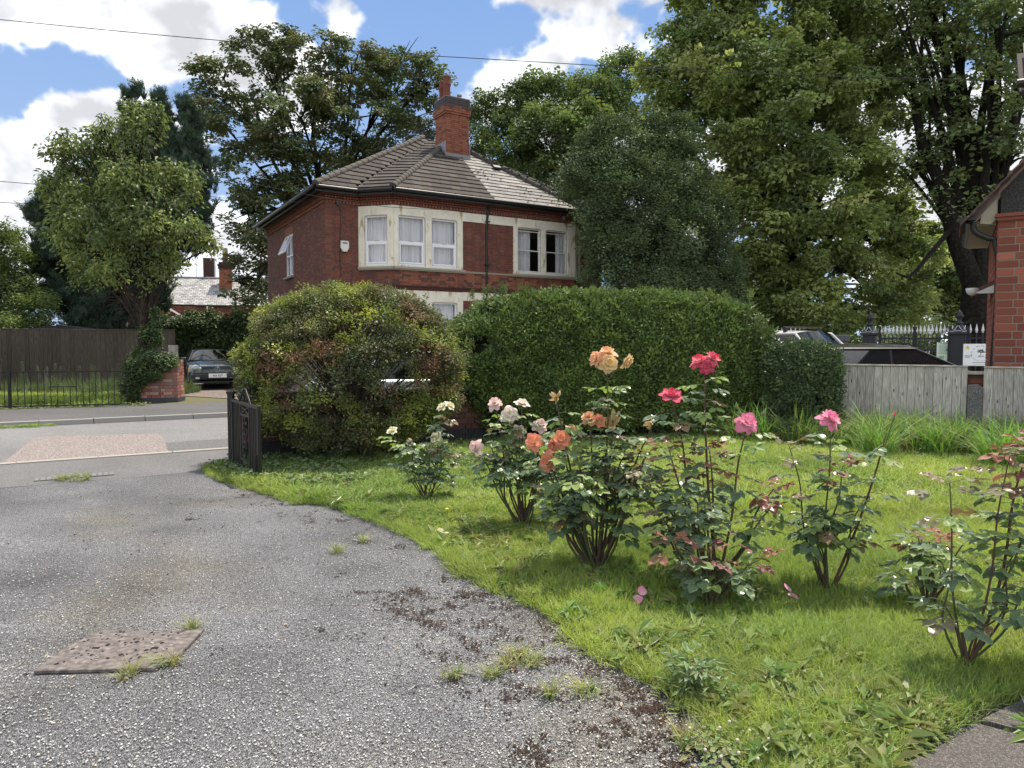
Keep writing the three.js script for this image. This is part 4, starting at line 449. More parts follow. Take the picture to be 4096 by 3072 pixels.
// st: [z, half width, bottom, shoulder height, top height] along the car; gh: greenhouse
function makeCar(name, label, pos, turn, { st, paint, gh, wheels, wr = .31, glass = tintM }) {
  const S = thing(name, label, 'car', pos, turn);
  const sec = st.map(([z, w, b, s, t]) => { const h = [[w * .90, b], [w * .985, b + .10], [w, b + (s - b) * .45], [w * .995, s - .05], [w * .965, s], [w * .90, mix(s, t, .6)], [w * .6, t], [w * .25, t + .012]]; return [...h.map(p => [-p[0], p[1], z]), ...h.reverse().map(p => [p[0], p[1], z])]; });
  part(S, 'body', loft(sec), paint);
  const { zf0, zf1, zr1, zr0, yb, yr, wb, wr2, crown = .04 } = gh, P = (u, a, b) => a.clone().lerp(b, u);
  const grid = (fn, n = 8) => { const q = []; for (let i = 0; i < n; i++) for (let j = 0; j < n; j++) q.push([fn(i / n, j / n), fn((i + 1) / n, j / n), fn((i + 1) / n, (j + 1) / n), fn(i / n, (j + 1) / n)]); return mergeVertices(quads(q).deleteAttribute('normal')); }, smooth = g => { g.computeVertexNormals(); return g; };
  const arch = (u, v) => crown * (1 - (2 * u - 1) ** 2);
  part(S, 'roof', smooth(grid((u, v) => V(mix(-wr2, wr2, u), yr + arch(u) + .035 * Math.sin(v * Math.PI), mix(zf1, zr1, v)))), gh.roof || paint);
  part(S, 'roof_lining', smooth(grid((u, v) => V(mix(-wr2, wr2, u), yr + arch(u) + .02 * Math.sin(v * Math.PI) - .03, mix(zf1, zr1, v)))), std([.05, .05, .05], 1));
  part(S, 'windscreen', smooth(grid((u, v) => V(mix(mix(-wb, wb, u), mix(-wr2, wr2, u), v) * .97, mix(yb, yr + arch(u) * 1, v), mix(zf0 + .10 * (1 - (2 * u - 1) ** 2), zf1 + .04 * (1 - (2 * u - 1) ** 2), v)))), glass);
  part(S, 'rear_window', smooth(grid((u, v) => V(mix(mix(-wb, wb, u), mix(-wr2, wr2, u), v) * .95, mix(yb, yr + arch(u), v), mix(zr0 - .08 * (1 - (2 * u - 1) ** 2), zr1 - .03, v)))), glass);
  for (const s of [-1, 1]) {
    const a = V(s * wb, yb, zf0), b = V(s * wr2, yr, zf1), c = V(s * wr2, yr, zr1), d = V(s * wb, yb, zr0), zm = gh.zm ?? (zf0 + zr0) / 2, m0 = V(s * wb, yb, zm), m1 = V(s * wr2, yr, zm + .05 * 0);
    part(S, 'pillar', tube([a, b], .035, .03, 5), gh.pillar || paint); part(S, 'pillar', tube([d, c], gh.cp || .05, .035, 5), gh.pillar || paint); part(S, 'pillar', tube([m0, m1], .03, .028, 5), gh.bp || blackM); part(S, 'roof_rail', tube([b, c], .032, .032, 5), gh.roof || paint); part(S, 'window_trim', tube([a, d], .014, .014, 4), blackM);
    part(S, 'side_window', quads([[a, m0, m1, b]]), glass); part(S, 'side_window', quads([[m0, d, c, m1]]), glass);
    const mir = part(S, 'door_mirror', rbox(.2, .13, .11, .04, s * (wb + .14), yb + .06, zf0 - .32), paint); for (const z of wheels) { const w = new THREE.Group(); w.name = 'wheel'; w.position.set(s * (st[Math.floor(st.length / 2)][1] - .11), wr, z); S.add(w); part(w, 'tyre', new THREE.TorusGeometry(wr - .075, .085, 10, 28).scale(1, 1, 1.15).rotateY(Math.PI / 2), tyreM); part(w, 'rim', new THREE.CylinderGeometry(wr - .1, wr - .1, .15, 20).rotateZ(Math.PI / 2), rimM); for (let k = 0; k < 6; k++) part(w, 'rim_slot', box(.004, .09, .045).translate(s * .078, wr * .42, 0).rotateX(k * Math.PI / 3), tyreM); part(S, 'wheel_arch', new THREE.CylinderGeometry(wr + .055, wr + .055, .03, 24, 1, false).rotateZ(Math.PI / 2).translate(s * (st[Math.floor(st.length / 2)][1] - .012), wr + .02, z), std([.006, .006, .006], 1)); }
  }
  part(S, 'dashboard', box(wb * 1.86, .12, .5, 0, yb - .02, zf0 - .22), std([.02, .02, .02], .9)); part(S, 'cabin_floor', box(wb * 1.9, .03, zf0 - zr0 - .1, 0, yb - .06, (zf0 + zr0) / 2), std([.015, .015, .015], 1)); for (const s of [-.38, .38]) part(S, 'seat', rbox(.46, .52, .16, .07, s, yb + .12, (zf0 + zr0) / 2 - .05), std([.03, .03, .035], .8));
  return S;
}
{ // dark coupe with a number plate
  const paint = new THREE.MeshPhysicalMaterial({ color: lin(.04, .052, .056), roughness: .3, metalness: .3, clearcoat: 1, clearcoatRoughness: .06 });
  const S = makeCar('coupe', 'dark grey-green hardtop coupe with N3 XST number plate parked on the brown drive', [-10.85, .11, -25.6], Math.atan2(.47, .88), { paint, wheels: [1.42, -1.1], wr: .32,
    st: [[2.25, .70, .30, .55, .62], [2.2, .82, .22, .60, .70], [1.95, .885, .20, .66, .76], [1.4, .905, .20, .72, .83], [.75, .905, .20, .78, .90], [.3, .905, .2, .82, .93], [-.6, .905, .2, .85, .93], [-1.3, .90, .2, .87, .96], [-1.9, .87, .22, .84, .93], [-2.18, .80, .26, .70, .80]],
    gh: { zf0: .62, zf1: -.12, zr1: -.95, zr0: -1.5, yb: .90, yr: 1.24, wb: .76, wr2: .57, cp: .07 } });
  const lampG = new THREE.MeshPhysicalMaterial({ color: lin(.9, .9, .9), roughness: .08, transmission: .85, thickness: 0 }), bl = std([.012, .013, .014], .5);
  part(S, 'front_bumper', loft([[-.02, 0], [.10, 0], [.2, -.08]].length ? [2.18, 2.27, 2.30].map((z, i) => { const w = [.89, .86, .80][i]; return [[-w, .24, z - .14], [-w, .40, z - .12], [-w * .9, .52, z - .02], [-w * .3, .54, z + .03], [w * .3, .54, z + .03], [w * .9, .52, z - .02], [w, .40, z - .12], [w, .24, z - .14]]; }) : []), paint); part(S, 'bumper_intake', rbox(1.1, .1, .05, .02, 0, .36, 2.285), bl); part(S, 'chin_spoiler', rbox(1.5, .06, .12, .02, 0, .22, 2.2), bl); part(S, 'rubbing_strip', rbox(1.62, .05, .04, .015, 0, .47, 2.265), std([.06, .07, .075], .4));
  part(S, 'grille_frame', merge([rbox(.96, .03, .04, .01, 0, .735, 2.235), rbox(.96, .03, .04, .01, 0, .545, 2.28), rbox(.03, .2, .04, .01, -.47, .64, 2.26), rbox(.03, .2, .04, .01, .47, .64, 2.26)]), std([.05, .06, .06], .3)); part(S, 'grille', box(.92, .19, .02, 0, .64, 2.225), bl); for (let i = 0; i < 6; i++) part(S, 'grille_slat', box(.91, .009, .02, 0, .568 + i * .028, 2.248), std([.16, .17, .17], .4, { metalness: .5 }));
  part(S, 'badge', merge([new THREE.TorusGeometry(.078, .008, 8, 28), ...[0, 1, 2].map(k => new THREE.ConeGeometry(.013, .076, 4).translate(0, .038, 0).rotateZ(k * Math.PI * 2 / 3))]).translate(0, .64, 2.27), chromeM);
  for (const s of [-1, 1]) { const L = new THREE.Group(); L.name = 'headlight'; L.position.set(s * .665, .63, 2.17); L.rotation.y = s * .22; S.add(L); part(L, 'reflector', rbox(.34, .15, .04, .015, 0, 0, .01), std([.7, .7, .7], .25, { metalness: .6 })); part(L, 'lens', rbox(.36, .165, .05, .02, 0, 0, .03), lampG); part(L, 'divider', box(.012, .15, .06, -s * .06, 0, .035), std([.2, .2, .2], .4)); part(L, 'indicator', rbox(.09, .15, .05, .02, s * .2, 0, .01).rotateY(s * .4), std([.6, .36, .2], .3)); part(S, 'fog_light', rbox(.14, .06, .03, .012, s * .60, .36, 2.27), std([.6, .6, .6], .3)); }
  const c = document.createElement('canvas'); c.width = 520; c.height = 111; const x = c.getContext('2d'); x.fillStyle = '#f4f4f2'; x.fillRect(0, 0, 520, 111); x.fillStyle = '#101010'; x.textAlign = 'center'; x.font = 'bold 88px sans-serif'; x.fillText('N3 XST', 260, 87, 380); const t = new THREE.CanvasTexture(c); t.colorSpace = THREE.SRGBColorSpace; part(S, 'number_plate', rbox(.56, .135, .016, .005, 0, .435, 2.335), std([.7, .7, .68], .5)); part(S, 'plate_lettering', new THREE.PlaneGeometry(.54, .118).translate(0, .435, 2.345), new THREE.MeshStandardMaterial({ map: t, roughness: .5 }));
  for (const s of [-1, 1]) part(S, 'bonnet_crease', tube([V(s * .5, .742, 2.1), V(s * .57, .845, 1.4), V(s * .6, .91, .85)], .012, .012, 5, 10), paint); for (const s of [-1, 1]) part(S, 'wiper', tube([V(s * .1, .93, .82), V(s * .1 + .35, .955, .72)], .008, .006, 4), bl);
}
const carSt = (L, w, hood, belt, tail) => [[L / 2, w * .8, .3, hood - .2, hood - .12], [L / 2 - .08, w * .92, .2, hood - .1, hood - .02], [L / 2 - .5, w * .99, .2, hood - .02, hood + .05], [L / 2 - 1.1, w, .2, belt - .06, belt], [0, w, .2, belt, belt + .02], [-L / 2 + .9, w, .2, belt + .02, belt + .03], [-L / 2 + .2, w * .97, .22, tail - .05, tail], [-L / 2, w * .85, .3, tail - .25, tail - .15]];
makeCar('hatchback', 'dark car with glossy roof showing above the grey timber fence', [7.95, 0, -14.6], -1.18 - Math.PI / 2 + 1.0 + Math.PI, { paint: new THREE.MeshPhysicalMaterial({ color: lin(.02, .021, .025), roughness: .3, metalness: .2, clearcoat: 1, clearcoatRoughness: .04 }), wheels: [1.3, -1.3], glass: new THREE.MeshPhysicalMaterial({ color: lin(.02, .024, .026), roughness: .06, clearcoat: 1, clearcoatRoughness: .02 }), st: carSt(4.3, .88, .9, .96, .98), gh: { zf0: 1.05, zf1: .1, zr1: -1.35, zr0: -2.0, zm: -.35, yb: .98, yr: 1.45, wb: .76, wr2: .56, cp: .09, crown: .09 } });
{ const S = makeCar('van', 'white van with black roof bars behind the big clipped hedge', [6.75, .03, -17.4], .55, { paint: new THREE.MeshPhysicalMaterial({ color: lin(.62, .62, .60), roughness: .4, clearcoat: .6 }), wheels: [1.35, -1.3], st: carSt(4.4, .9, 1.05, 1.12, 1.15), gh: { zf0: 1.35, zf1: .7, zr1: -1.95, zr0: -2.1, zm: .0, yb: 1.13, yr: 1.78, wb: .82, wr2: .68, cp: .1, crown: .06 } }); for (const z of [.4, -.9]) { part(S, 'roof_bar', rbox(1.4, .035, .06, .012, 0, 1.93, z), blackM); for (const s of [-.64, .64]) part(S, 'bar_foot', rbox(.07, .14, .09, .02, s, 1.86, z), blackM); } part(S, 'rear_panel', box(1.3, .5, .03, 0, 1.4, -2.05), std([.6, .6, .58], .5)); }
makeCar('saloon', 'silver car parked on the road, glimpsed through the arching bush', [-1.5, -.03, -13.4], 2.12, { paint: new THREE.MeshPhysicalMaterial({ color: lin(.62, .65, .68), roughness: .3, metalness: .3, clearcoat: 1 }), wheels: [1.35, -1.3], st: carSt(4.5, .9, .9, .95, .98), gh: { zf0: 1.0, zf1: .3, zr1: -1.1, zr0: -1.8, yb: .96, yr: 1.42, wb: .76, wr2: .58, cp: .07 } });
// ---------- foliage ----------
// a spray: n leaves on short stalks spread in a flattened ball
function spray({ n = 12, R: rad = .4, len = .12, wid = .07, flat = .5, droop = .2, fold = .18, seed = 1, up = 0, twig = 0, one = 0 }) {
  const R = rng(seed), p = []; const put = v => p.push(v.x, v.y, v.z);
  for (let i = 0; i < n; i++) {
    const th = R() * 6.283, rr = rad * Math.sqrt(R()), o = V(Math.cos(th) * rr, (R() - .5) * 2 * rad * flat, Math.sin(th) * rr);
    const d = V(Math.cos(th + (R() - .5) * 1.6), (R() - .5) * .9 - droop + up, Math.sin(th + (R() - .5) * 1.6)).normalize(), nn = V((R() - .5) * 1.3, 1, (R() - .5) * 1.3).normalize(), s = d.clone().cross(nn).normalize(), u = s.clone().cross(d);
    const L = len * (.7 + R() * .6), W = wid * (.7 + R() * .6) / 2, a = o.clone(), t = o.clone().addScaledVector(d, L).addScaledVector(u, -L * .12), m = o.clone().addScaledVector(d, L * .45), l = m.clone().addScaledVector(s, W).addScaledVector(u, W * fold * 2), r = m.clone().addScaledVector(s, -W).addScaledVector(u, W * fold * 2);
    put(a); put(r); put(t); put(a); put(t); put(l);
    if (twig && i % 3 === 0) { const c = V(0, -rad * .3, 0), q = s.clone().multiplyScalar(twig); put(c); put(o.clone().add(q)); put(o.clone().sub(q)); }
  }
  return tri(p);
}
const tmpM = new THREE.Matrix4(), tmpQ = new THREE.Quaternion(), tmpE = new THREE.Euler();
function scatter(parent, name, geo, mat, list, kind = 'stuff') { // list: [pos, scale, yaw, tilt x, tilt z, colour]
  const im = new THREE.InstancedMesh(geo, mat, list.length); im.name = name;
  list.forEach(([p, s, a, b, c, col], i) => { tmpM.compose(p, tmpQ.setFromEuler(tmpE.set(b, a, c, 'YXZ')), typeof s === 'number' ? V(s, s, s) : s); im.setMatrixAt(i, tmpM); im.setColorAt(i, col); });
  im.userData.kind = kind; im.castShadow = im.receiveShadow = true; parent.add(im); return im;
}
function toneFn(cols, R) { return (v = .18) => { const c = cols[Math.floor(R() * cols.length)], k = 1 + (R() - .5) * 2 * v, h = (R() - .5) * .12; return lin(c[0] * .92 * k * (1 + h), c[1] * k, c[2] * .8 * k * (1 - h)); }; }
// a clump: many leaves in one small geometry, each leaf with its own tone; a crown is a few hundred turned copies
function clump(leaf, per, cr, cflat, seed) {
  const R = rng(seed), g = () => (R() + R() + R() - 1.5) / 1.5, src = [0, 1, 2].map(i => spray({ ...leaf, seed: leaf.seed * 10 + i })), pos = [], col = [], m = new THREE.Matrix4(), v = V(0, 0, 0);
  for (let i = 0; i < per; i++) { m.compose(V(g() * cr, g() * cr * cflat, g() * cr), tmpQ.setFromEuler(tmpE.set(g() * .7, R() * 6.283, g() * .7, 'YXZ')), V(1, 1, 1).multiplyScalar(.75 + R() * .5)); const p = src[i % 3].attributes.position, st = leaf.stride || 6; let k = 1, h = 0; for (let j = 0; j < p.count; j++) { if (j % st === 0) { k = .72 + R() * .56; h = (R() - .5) * .16; } v.fromBufferAttribute(p, j).applyMatrix4(m); pos.push(v.x, v.y, v.z); col.push(k * (1 + h), k, k * (1 - h)); } }
  const o = tri(pos); o.setAttribute('color', new THREE.Float32BufferAttribute(col, 3)); return o;
}
function crownList(lobes, { clumps = 200, cols, seed = 1, scale = [.75, 1.3], shell = .55, lean = [0, 0], vary = .2, under = .35, inset = 0 }) {
  const R = rng(seed), g = () => (R() + R() + R() - 1.5) / 1.5, tone = toneFn(cols, R), tot = lobes.reduce((s, l) => s + (l[3] * l[4] + l[4] * l[5] + l[3] * l[5]), 0), out = [];
  for (const l of lobes) {
    const n = Math.round(clumps * (l[3] * l[4] + l[4] * l[5] + l[3] * l[5]) / tot);
    for (let i = 0; i < n; i++) {
      const z = R() * 2 - 1, a = R() * 6.283, q = Math.sqrt(1 - z * z), d = V(q * Math.cos(a), z, q * Math.sin(a)); if (d.y < -.3 && R() > under) continue;
      const f = mix(shell, 1.02, Math.sqrt(R())), c = V(l[0] + d.x * Math.max(.05, l[3] - inset) * f, l[1] + d.y * Math.max(.05, l[4] - inset) * f, l[2] + d.z * Math.max(.05, l[5] - inset) * f);
      out.push([c, mix(scale[0], scale[1], R()), R() * 6.283, lean[0] + g() * .55 + d.z * .25, lean[1] + g() * .55 - d.x * .25, tone(vary)]);
    }
  }
  return out;
}
function foliage(S, name, leaf, mat, lobes, c) { scatter(S, name, clump(leaf, c.per || 14, c.cr || .5, c.cflat || .6, c.seed), mat, crownList(lobes, c)); }
const barkT = tex(256, 512, (x, y) => { const v = .5 + fbm(x / 12, y / 60, 3, 4) * .9; return [v * .8, v * .74, v * .66]; }, true);
const bark = (r, g, b) => new THREE.MeshStandardMaterial({ map: barkT, color: lin(r, g, b), roughness: 1, bumpMap: barkT, bumpScale: .03 });
function wood(lobes, base, fork, r, seed, { subs = 3, thin = .25, extra = [] } = {}) {
  const R = rng(seed), gs = [tube([base, base.clone().lerp(fork, .5).add(V((R() - .5) * r, 0, (R() - .5) * r)), fork], r * 1.25, r * .8, 10, 12)];
  for (const l of lobes) { const c = V(l[0], l[1], l[2]), s = base.clone().lerp(fork, .55 + R() * .45), m = s.clone().lerp(c, .5).add(V((R() - .5) * .6, .3 + R() * .5, (R() - .5) * .5)), rb = r * (.22 + R() * .2); gs.push(tube([s, m, c], rb, rb * thin, 6, 9));
    for (let i = 0; i < subs; i++) { const e = c.clone().add(V((R() - .5) * 1.7 * l[3], (R() - .4) * 1.6 * l[4], (R() - .5) * 1.7 * l[5])), q = m.clone().lerp(c, R()); gs.push(tube([q, q.clone().lerp(e, .5).add(V(0, .15, 0)), e], rb * .42, rb * .1, 4, 6)); } }
  for (const [pts, a, b] of extra) gs.push(tube(pts.map(p => V(...p)), a, b, 8, pts.length * 4));
  return merge(gs);
}
function tree(name, label, lobes, { base, fork, r = .3, woodCol = [.10, .085, .065], leaf, mat, crown, subs = 3, extra, thin, category = 'tree', noWood, group }) {
  const S = thing(name, label, category, [0, 0, 0], 0, group); if (!noWood) part(S, 'trunk', wood(lobes, V(...base), V(...fork), r, crown.seed + 5, { subs, extra, thin }), bark(...woodCol)); foliage(S, 'crown', leaf, mat, lobes, crown); return S;
}
const vc = { vertexColors: true }, limeM = leafMat(.45, .8, vc), broad = leafMat(.36, .8, vc), waxy = leafMat(.18, .7, vc), needle = leafMat(.12, .8, vc);
const mapleL = [[-15.96, 16.37, -40, 1.82, 1.3, 1.25], [-13.55, 17.22, -39, 1.9, 1.27, 1.27], [-11.61, 17.37, -40, 2.34, 1.56, 1.56], [-8.82, 17, -40, 2.08, 1.56, 1.46], [-6.43, 17.13, -41, 1.74, 1.6, 1.33], [-4.73, 16.49, -41, 1.01, 1.87, 1.15], [-16.77, 14.75, -40, 1.17, 1.04, .89], [-14.62, 13.68, -39, 2.54, 1.9, 1.78], [-11.08, 13.61, -38, 2.72, 2.1, 1.93], [-8.34, 14.24, -40, 2.86, 2.21, 2.03], [-5.8, 14.75, -42, 1.64, 2.05, 1.48], [-13.66, 11.22, -39, 2.29, 1.9, 1.68], [-10.66, 11.22, -39, 2.54, 2.03, 1.83], [-8.78, 12.24, -42, 1.64, 1.64, 1.31], [-13.29, 8.93, -40, 1.82, 2.08, 1.56], [-15.09, 8.93, -40, 1.04, 1.56, 1.04], [-14.13, 6.26, -39, 1.27, 1.78, 1.22], [-14.05, 4.42, -38, 1.11, .99, .84], [-13.73, 6.62, -42, 1.09, 2.19, 1.31]];
tree('sycamore_tree', 'broad dark green maple tree with olive seed bunches behind the brick villa', mapleL, { base: [-10.5, 0, -41], fork: [-10.8, 9.5, -40.5], r: .42, subs: 5, woodCol: [.07, .058, .045], leaf: { n: 12, R: .36, len: .17, wid: .13, flat: .4, droop: .25, seed: 3 }, mat: broad, crown: { clumps: 560, per: 12, cr: .5, cflat: .5, seed: 101, shell: .35, under: .7, cols: [[.12, .155, .05], [.10, .135, .045], [.14, .165, .055], [.16, .155, .06]] } });
const greenL = [[-1.27, 14.93, -43, 1.26, 1.4, 1.06], [.11, 15.87, -43, 1.4, 1.26, 1.06], [1.48, 16.14, -43, 1.54, 1.26, 1.12], [3.13, 16.55, -43, 1.68, 1.26, 1.18], [5.03, 16.48, -44, 1.29, 1.43, 1.09], [-.43, 13.03, -42, 1.91, 1.64, 1.42], [1.94, 13.27, -41, 2.14, 1.87, 1.6], [4.14, 13.83, -42, 1.91, 1.91, 1.53], [3.26, 11.46, -41, 2.14, 1.6, 1.49], [1.19, 11.7, -42, 1.91, 1.23, 1.26], [3.8, 9.64, -41, 1.87, 1.33, 1.28], [5.9, 11.9, -43, 1.8, 1.6, 1.3], [6.86, 18.75, -46, 1.35, 1.5, 1.14], [6.44, 15.84, -45, 1.76, 2.34, 1.64], [1.5, 9.4, -42, 1.9, 1.5, 1.3]];
tree('ash_tree', 'bright mid green leafy tree rising behind the villa roof', greenL, { base: [2.5, 0, -43], fork: [2.4, 8.5, -43], r: .32, subs: 3, leaf: { n: 14, R: .42, len: .2, wid: .12, flat: .45, seed: 4 }, mat: broad, crown: { clumps: 520, per: 13, cr: .6, seed: 102, shell: .45, cols: [[.17, .225, .06], [.14, .195, .055], [.20, .255, .07], [.12, .165, .05]] } });
const hollyL = [[3.73, 8.47, -26, 1.35, 1.1, .98], [3.02, 7.05, -25.5, 1.25, 1.16, .96], [4.4, 6.78, -25, 1.63, 1.46, 1.24], [5.91, 7.65, -26, 1.35, 1.35, 1.08], [3.41, 5.3, -24.7, 1.13, 1.13, .9], [4.65, 4.96, -24.5, 1.6, 1.28, 1.15], [6.31, 5.59, -25.5, 1.49, 1.49, 1.2], [7.46, 4.67, -26, 1.02, 1.35, .95], [4.98, 3.7, -24.5, 1.91, .96, 1.15], [3.23, 4.17, -24.5, .8, .64, .57], [6.84, 3.46, -25.5, 1.33, 1, .93], [5.67, 9.11, -26.5, 1.04, .86, .76], [5.2, 2.0, -25, 2.6, 1.2, 1.2]];
tree('holly_tree', 'large dense dark glossy evergreen tree against the end of the brick villa', hollyL, { base: [5, 0, -25.8], fork: [4.9, 4.5, -25.8], r: .25, subs: 2, leaf: { n: 18, R: .2, len: .085, wid: .045, flat: .7, droop: 0, up: .25, seed: 5 }, mat: waxy, crown: { clumps: 900, per: 17, cr: .4, cflat: .7, seed: 103, shell: .5, under: .8, scale: [.6, 1.6], cols: [[.125, .165, .075], [.105, .145, .065], [.155, .20, .09], [.09, .125, .06]] } });
const limeL = [[7.13, 14.61, -30, .88, 1.56, .98], [8.32, 14.58, -29.5, 1.54, 1.54, 1.23], [10.57, 14.54, -29, 1.89, 1.7, 1.43], [12.79, 14.18, -29, 1.7, 1.51, 1.28], [14.6, 13.31, -30, 1.56, 1.56, 1.25], [6.58, 12.56, -30, 1.07, 1.37, .98], [7.66, 11.83, -29, 1.51, 1.51, 1.21], [9.36, 11.65, -28, 2.01, 1.64, 1.46], [11.89, 11.65, -28.5, 2.04, 1.67, 1.48], [14.65, 11.06, -30, 1.56, 1.76, 1.33], [6.52, 11.03, -30.5, .99, 1.19, .87], [8.29, 9.68, -28.5, 1.86, 1.48, 1.34], [10.29, 9.22, -27.5, 1.97, 1.43, 1.36], [13.28, 8.91, -29, 1.89, 1.51, 1.36], [15.77, 7.94, -30.5, 1.19, 1.39, 1.03], [9.78, 7.7, -28.5, 1.86, 1.3, 1.26], [11.97, 6.7, -28, 2.01, 1.28, 1.31], [14.98, 5.93, -30, 1.37, 1.07, .98], [10.75, 5.34, -28.5, 1.86, 1.3, 1.26], [13.39, 4.48, -29, 1.7, 1.13, 1.13], [10.18, 4, -30, 1.37, 1.17, 1.02], [11.9, 3.14, -28.5, 1.86, .93, 1.11], [15.3, 3.45, -30.5, 1.19, .99, .87], [8.62, 16.84, -30, 2.15, 1.56, 1.48], [11.64, 17.39, -30, 2.54, 1.76, 1.72], [14.13, 16.47, -30, 1.95, 1.56, 1.41], [16.0, 6.95, -31, 1.5, 1.2, 1.1], [17.2, 5.3, -31, 1.4, 1.1, 1], [16.6, 3.5, -31, 1.3, 1, .9], [14, 2.4, -30.5, 1.6, .9, 1], [10.8, 2.6, -30.5, 1.5, 1, 1], [11.5, 12, -32, 3, 3, 2], [11, 7.5, -32, 3, 2.5, 2]];
tree('lime_tree', 'huge lime tree with hanging pale bracts towering over the park entrance', limeL, { base: [11.8, 0, -31.5], fork: [11.8, 7, -31], r: .5, subs: 3, woodCol: [.035, .03, .025], leaf: { n: 15, R: .36, len: .16, wid: .12, flat: .4, droop: .35, seed: 6 }, mat: limeM, crown: { clumps: 900, per: 18, cr: .6, cflat: .34, seed: 104, shell: .55, under: .5, cols: [[.30, .345, .09], [.25, .30, .08], [.34, .38, .11], [.19, .245, .07], [.40, .42, .15]] } });
const planeL = [[15.19, 13.74, -28, 1.28, 1.46, 1.09], [16.96, 14.09, -28, 1.46, 1.46, 1.17], [18.08, 13.3, -27, 1.23, 1.41, 1.05], [16.68, 11.82, -28, 1.64, 1.28, 1.17], [17.99, 11.12, -27, 1.23, 1.41, 1.05], [16, 11.29, -29, 1.32, 1.32, 1.06], [17.47, 9.54, -28, 1.64, 1.09, 1.09], [18.59, 8.74, -27, .88, 1.05, .77], [16.26, 8.91, -29, 1.13, 1.13, .91], [17.18, 7.42, -28, 1.09, .82, .77], [19.35, 7.06, -28, .91, .91, .73], [15.84, 15.81, -28, 2.01, 1.46, 1.39], [18.31, 15.99, -28, 2.01, 1.46, 1.39], [20.2, 13.04, -28, 1.09, 2.19, 1.31]];
tree('plane_tree', 'tall park tree with mossy leaning trunk and open spreading limbs beside the brick house', planeL, { base: [18.7, 0, -28.2], fork: [18.2, 4.2, -28], r: .62, subs: 6, thin: .3, woodCol: [.075, .065, .045], extra: [[[[18.3, 3.4, -28], [17.3, 5.8, -28], [16.9, 7.6, -28.2], [16.1, 9.6, -28.4], [15.6, 12.5, -28.4]], .42, .1], [[[18.3, 3.8, -28.1], [18.2, 6.6, -28.2], [17.6, 9.6, -28], [17.0, 13.8, -28]], .34, .1], [[[18.2, 6.4, -28.2], [18.9, 8.6, -27.8], [19.3, 12, -27.6], [19.6, 16, -27.6]], .28, .1], [[[18.0, 7.6, -28], [18.0, 10.5, -27.7], [18.4, 14.5, -27.4]], .2, .07], [[[17.2, 6.2, -28], [16.2, 5.2, -27.6], [15.2, 4.2, -27.4], [14.6, 4.3, -27.2]], .11, .03], [[[16.9, 7.8, -28.2], [17.1, 10.3, -28.1], [16.4, 13.2, -28]], .16, .05], [[[18.4, 3.0, -28], [17.4, 2.4, -27.4], [16.4, 2.6, -27.2]], .09, .03]], leaf: { n: 11, R: .4, len: .18, wid: .16, flat: .45, droop: .2, seed: 7 }, mat: broad, crown: { clumps: 260, per: 7, cr: .5, seed: 105, shell: .3, under: .8, cols: [[.19, .235, .08], [.16, .205, .07], [.22, .265, .09]] } });
const farL = [[28.07, 6.12, -48, 2.19, 1.88, 1.62], [29.9, 7.05, -48, 1.88, 1.88, 1.5], [30.61, 4.58, -48, 1.88, 1.56, 1.38], [26.56, 4.58, -48, 1.88, 1.56, 1.38], [28.77, 3.65, -48, 2.81, 1.25, 1.62], [25.88, 6.74, -48, 1.25, 1.56, 1.12], [32.69, 9.52, -50, 1.95, 1.95, 1.56], [28.52, 8.88, -50, 1.63, 1.3, 1.17]];
tree('park_tree', 'sunlit yellow-green tree in the park beyond the iron gates', farL, { base: [29, 0, -49], fork: [29, 5, -49], r: .25, leaf: { n: 14, R: .5, len: .24, wid: .17, flat: .5, seed: 8 }, mat: broad, crown: { clumps: 260, per: 12, cr: .7, seed: 106, shell: .4, cols: [[.16, .20, .04], [.13, .17, .035], [.19, .22, .05]] } });
{ const L2 = farL.map(l => [l[0] - 9, l[1] - .5, l[2] - 8, l[3] * 1.2, l[4], l[5]]); tree('park_tree', 'sunlit yellow-green tree farther into the park behind the lime trunk', L2, { base: [20.5, 0, -57], fork: [20.5, 5, -57], r: .25, leaf: { n: 14, R: .5, len: .24, wid: .17, flat: .5, seed: 9 }, mat: broad, crown: { clumps: 240, per: 12, cr: .75, seed: 107, shell: .4, cols: [[.13, .17, .035], [.10, .14, .03], [.16, .2, .045]] } }); }
{ const L = [[13, 1.4, -40, 2.5, 1.5, 1.5], [17, 1.6, -42, 3, 1.7, 1.5], [21, 1.5, -41, 3, 1.6, 1.5], [25, 1.6, -42, 3, 1.7, 1.5], [9, 1.6, -40, 3, 1.7, 1.5], [29.5, 1.6, -42, 3, 1.7, 1.5]]; tree('park_shrubbery', 'low band of green shrubs growing inside the park railings', L, { noWood: true, category: 'shrubs', leaf: { n: 14, R: .4, len: .16, wid: .1, seed: 10 }, mat: broad, crown: { clumps: 320, per: 12, cr: .5, seed: 108, cols: [[0.112, 0.160, 0.048], [0.160, 0.208, 0.056], [0.080, 0.120, 0.040]] } }).userData.kind = 'stuff'; }
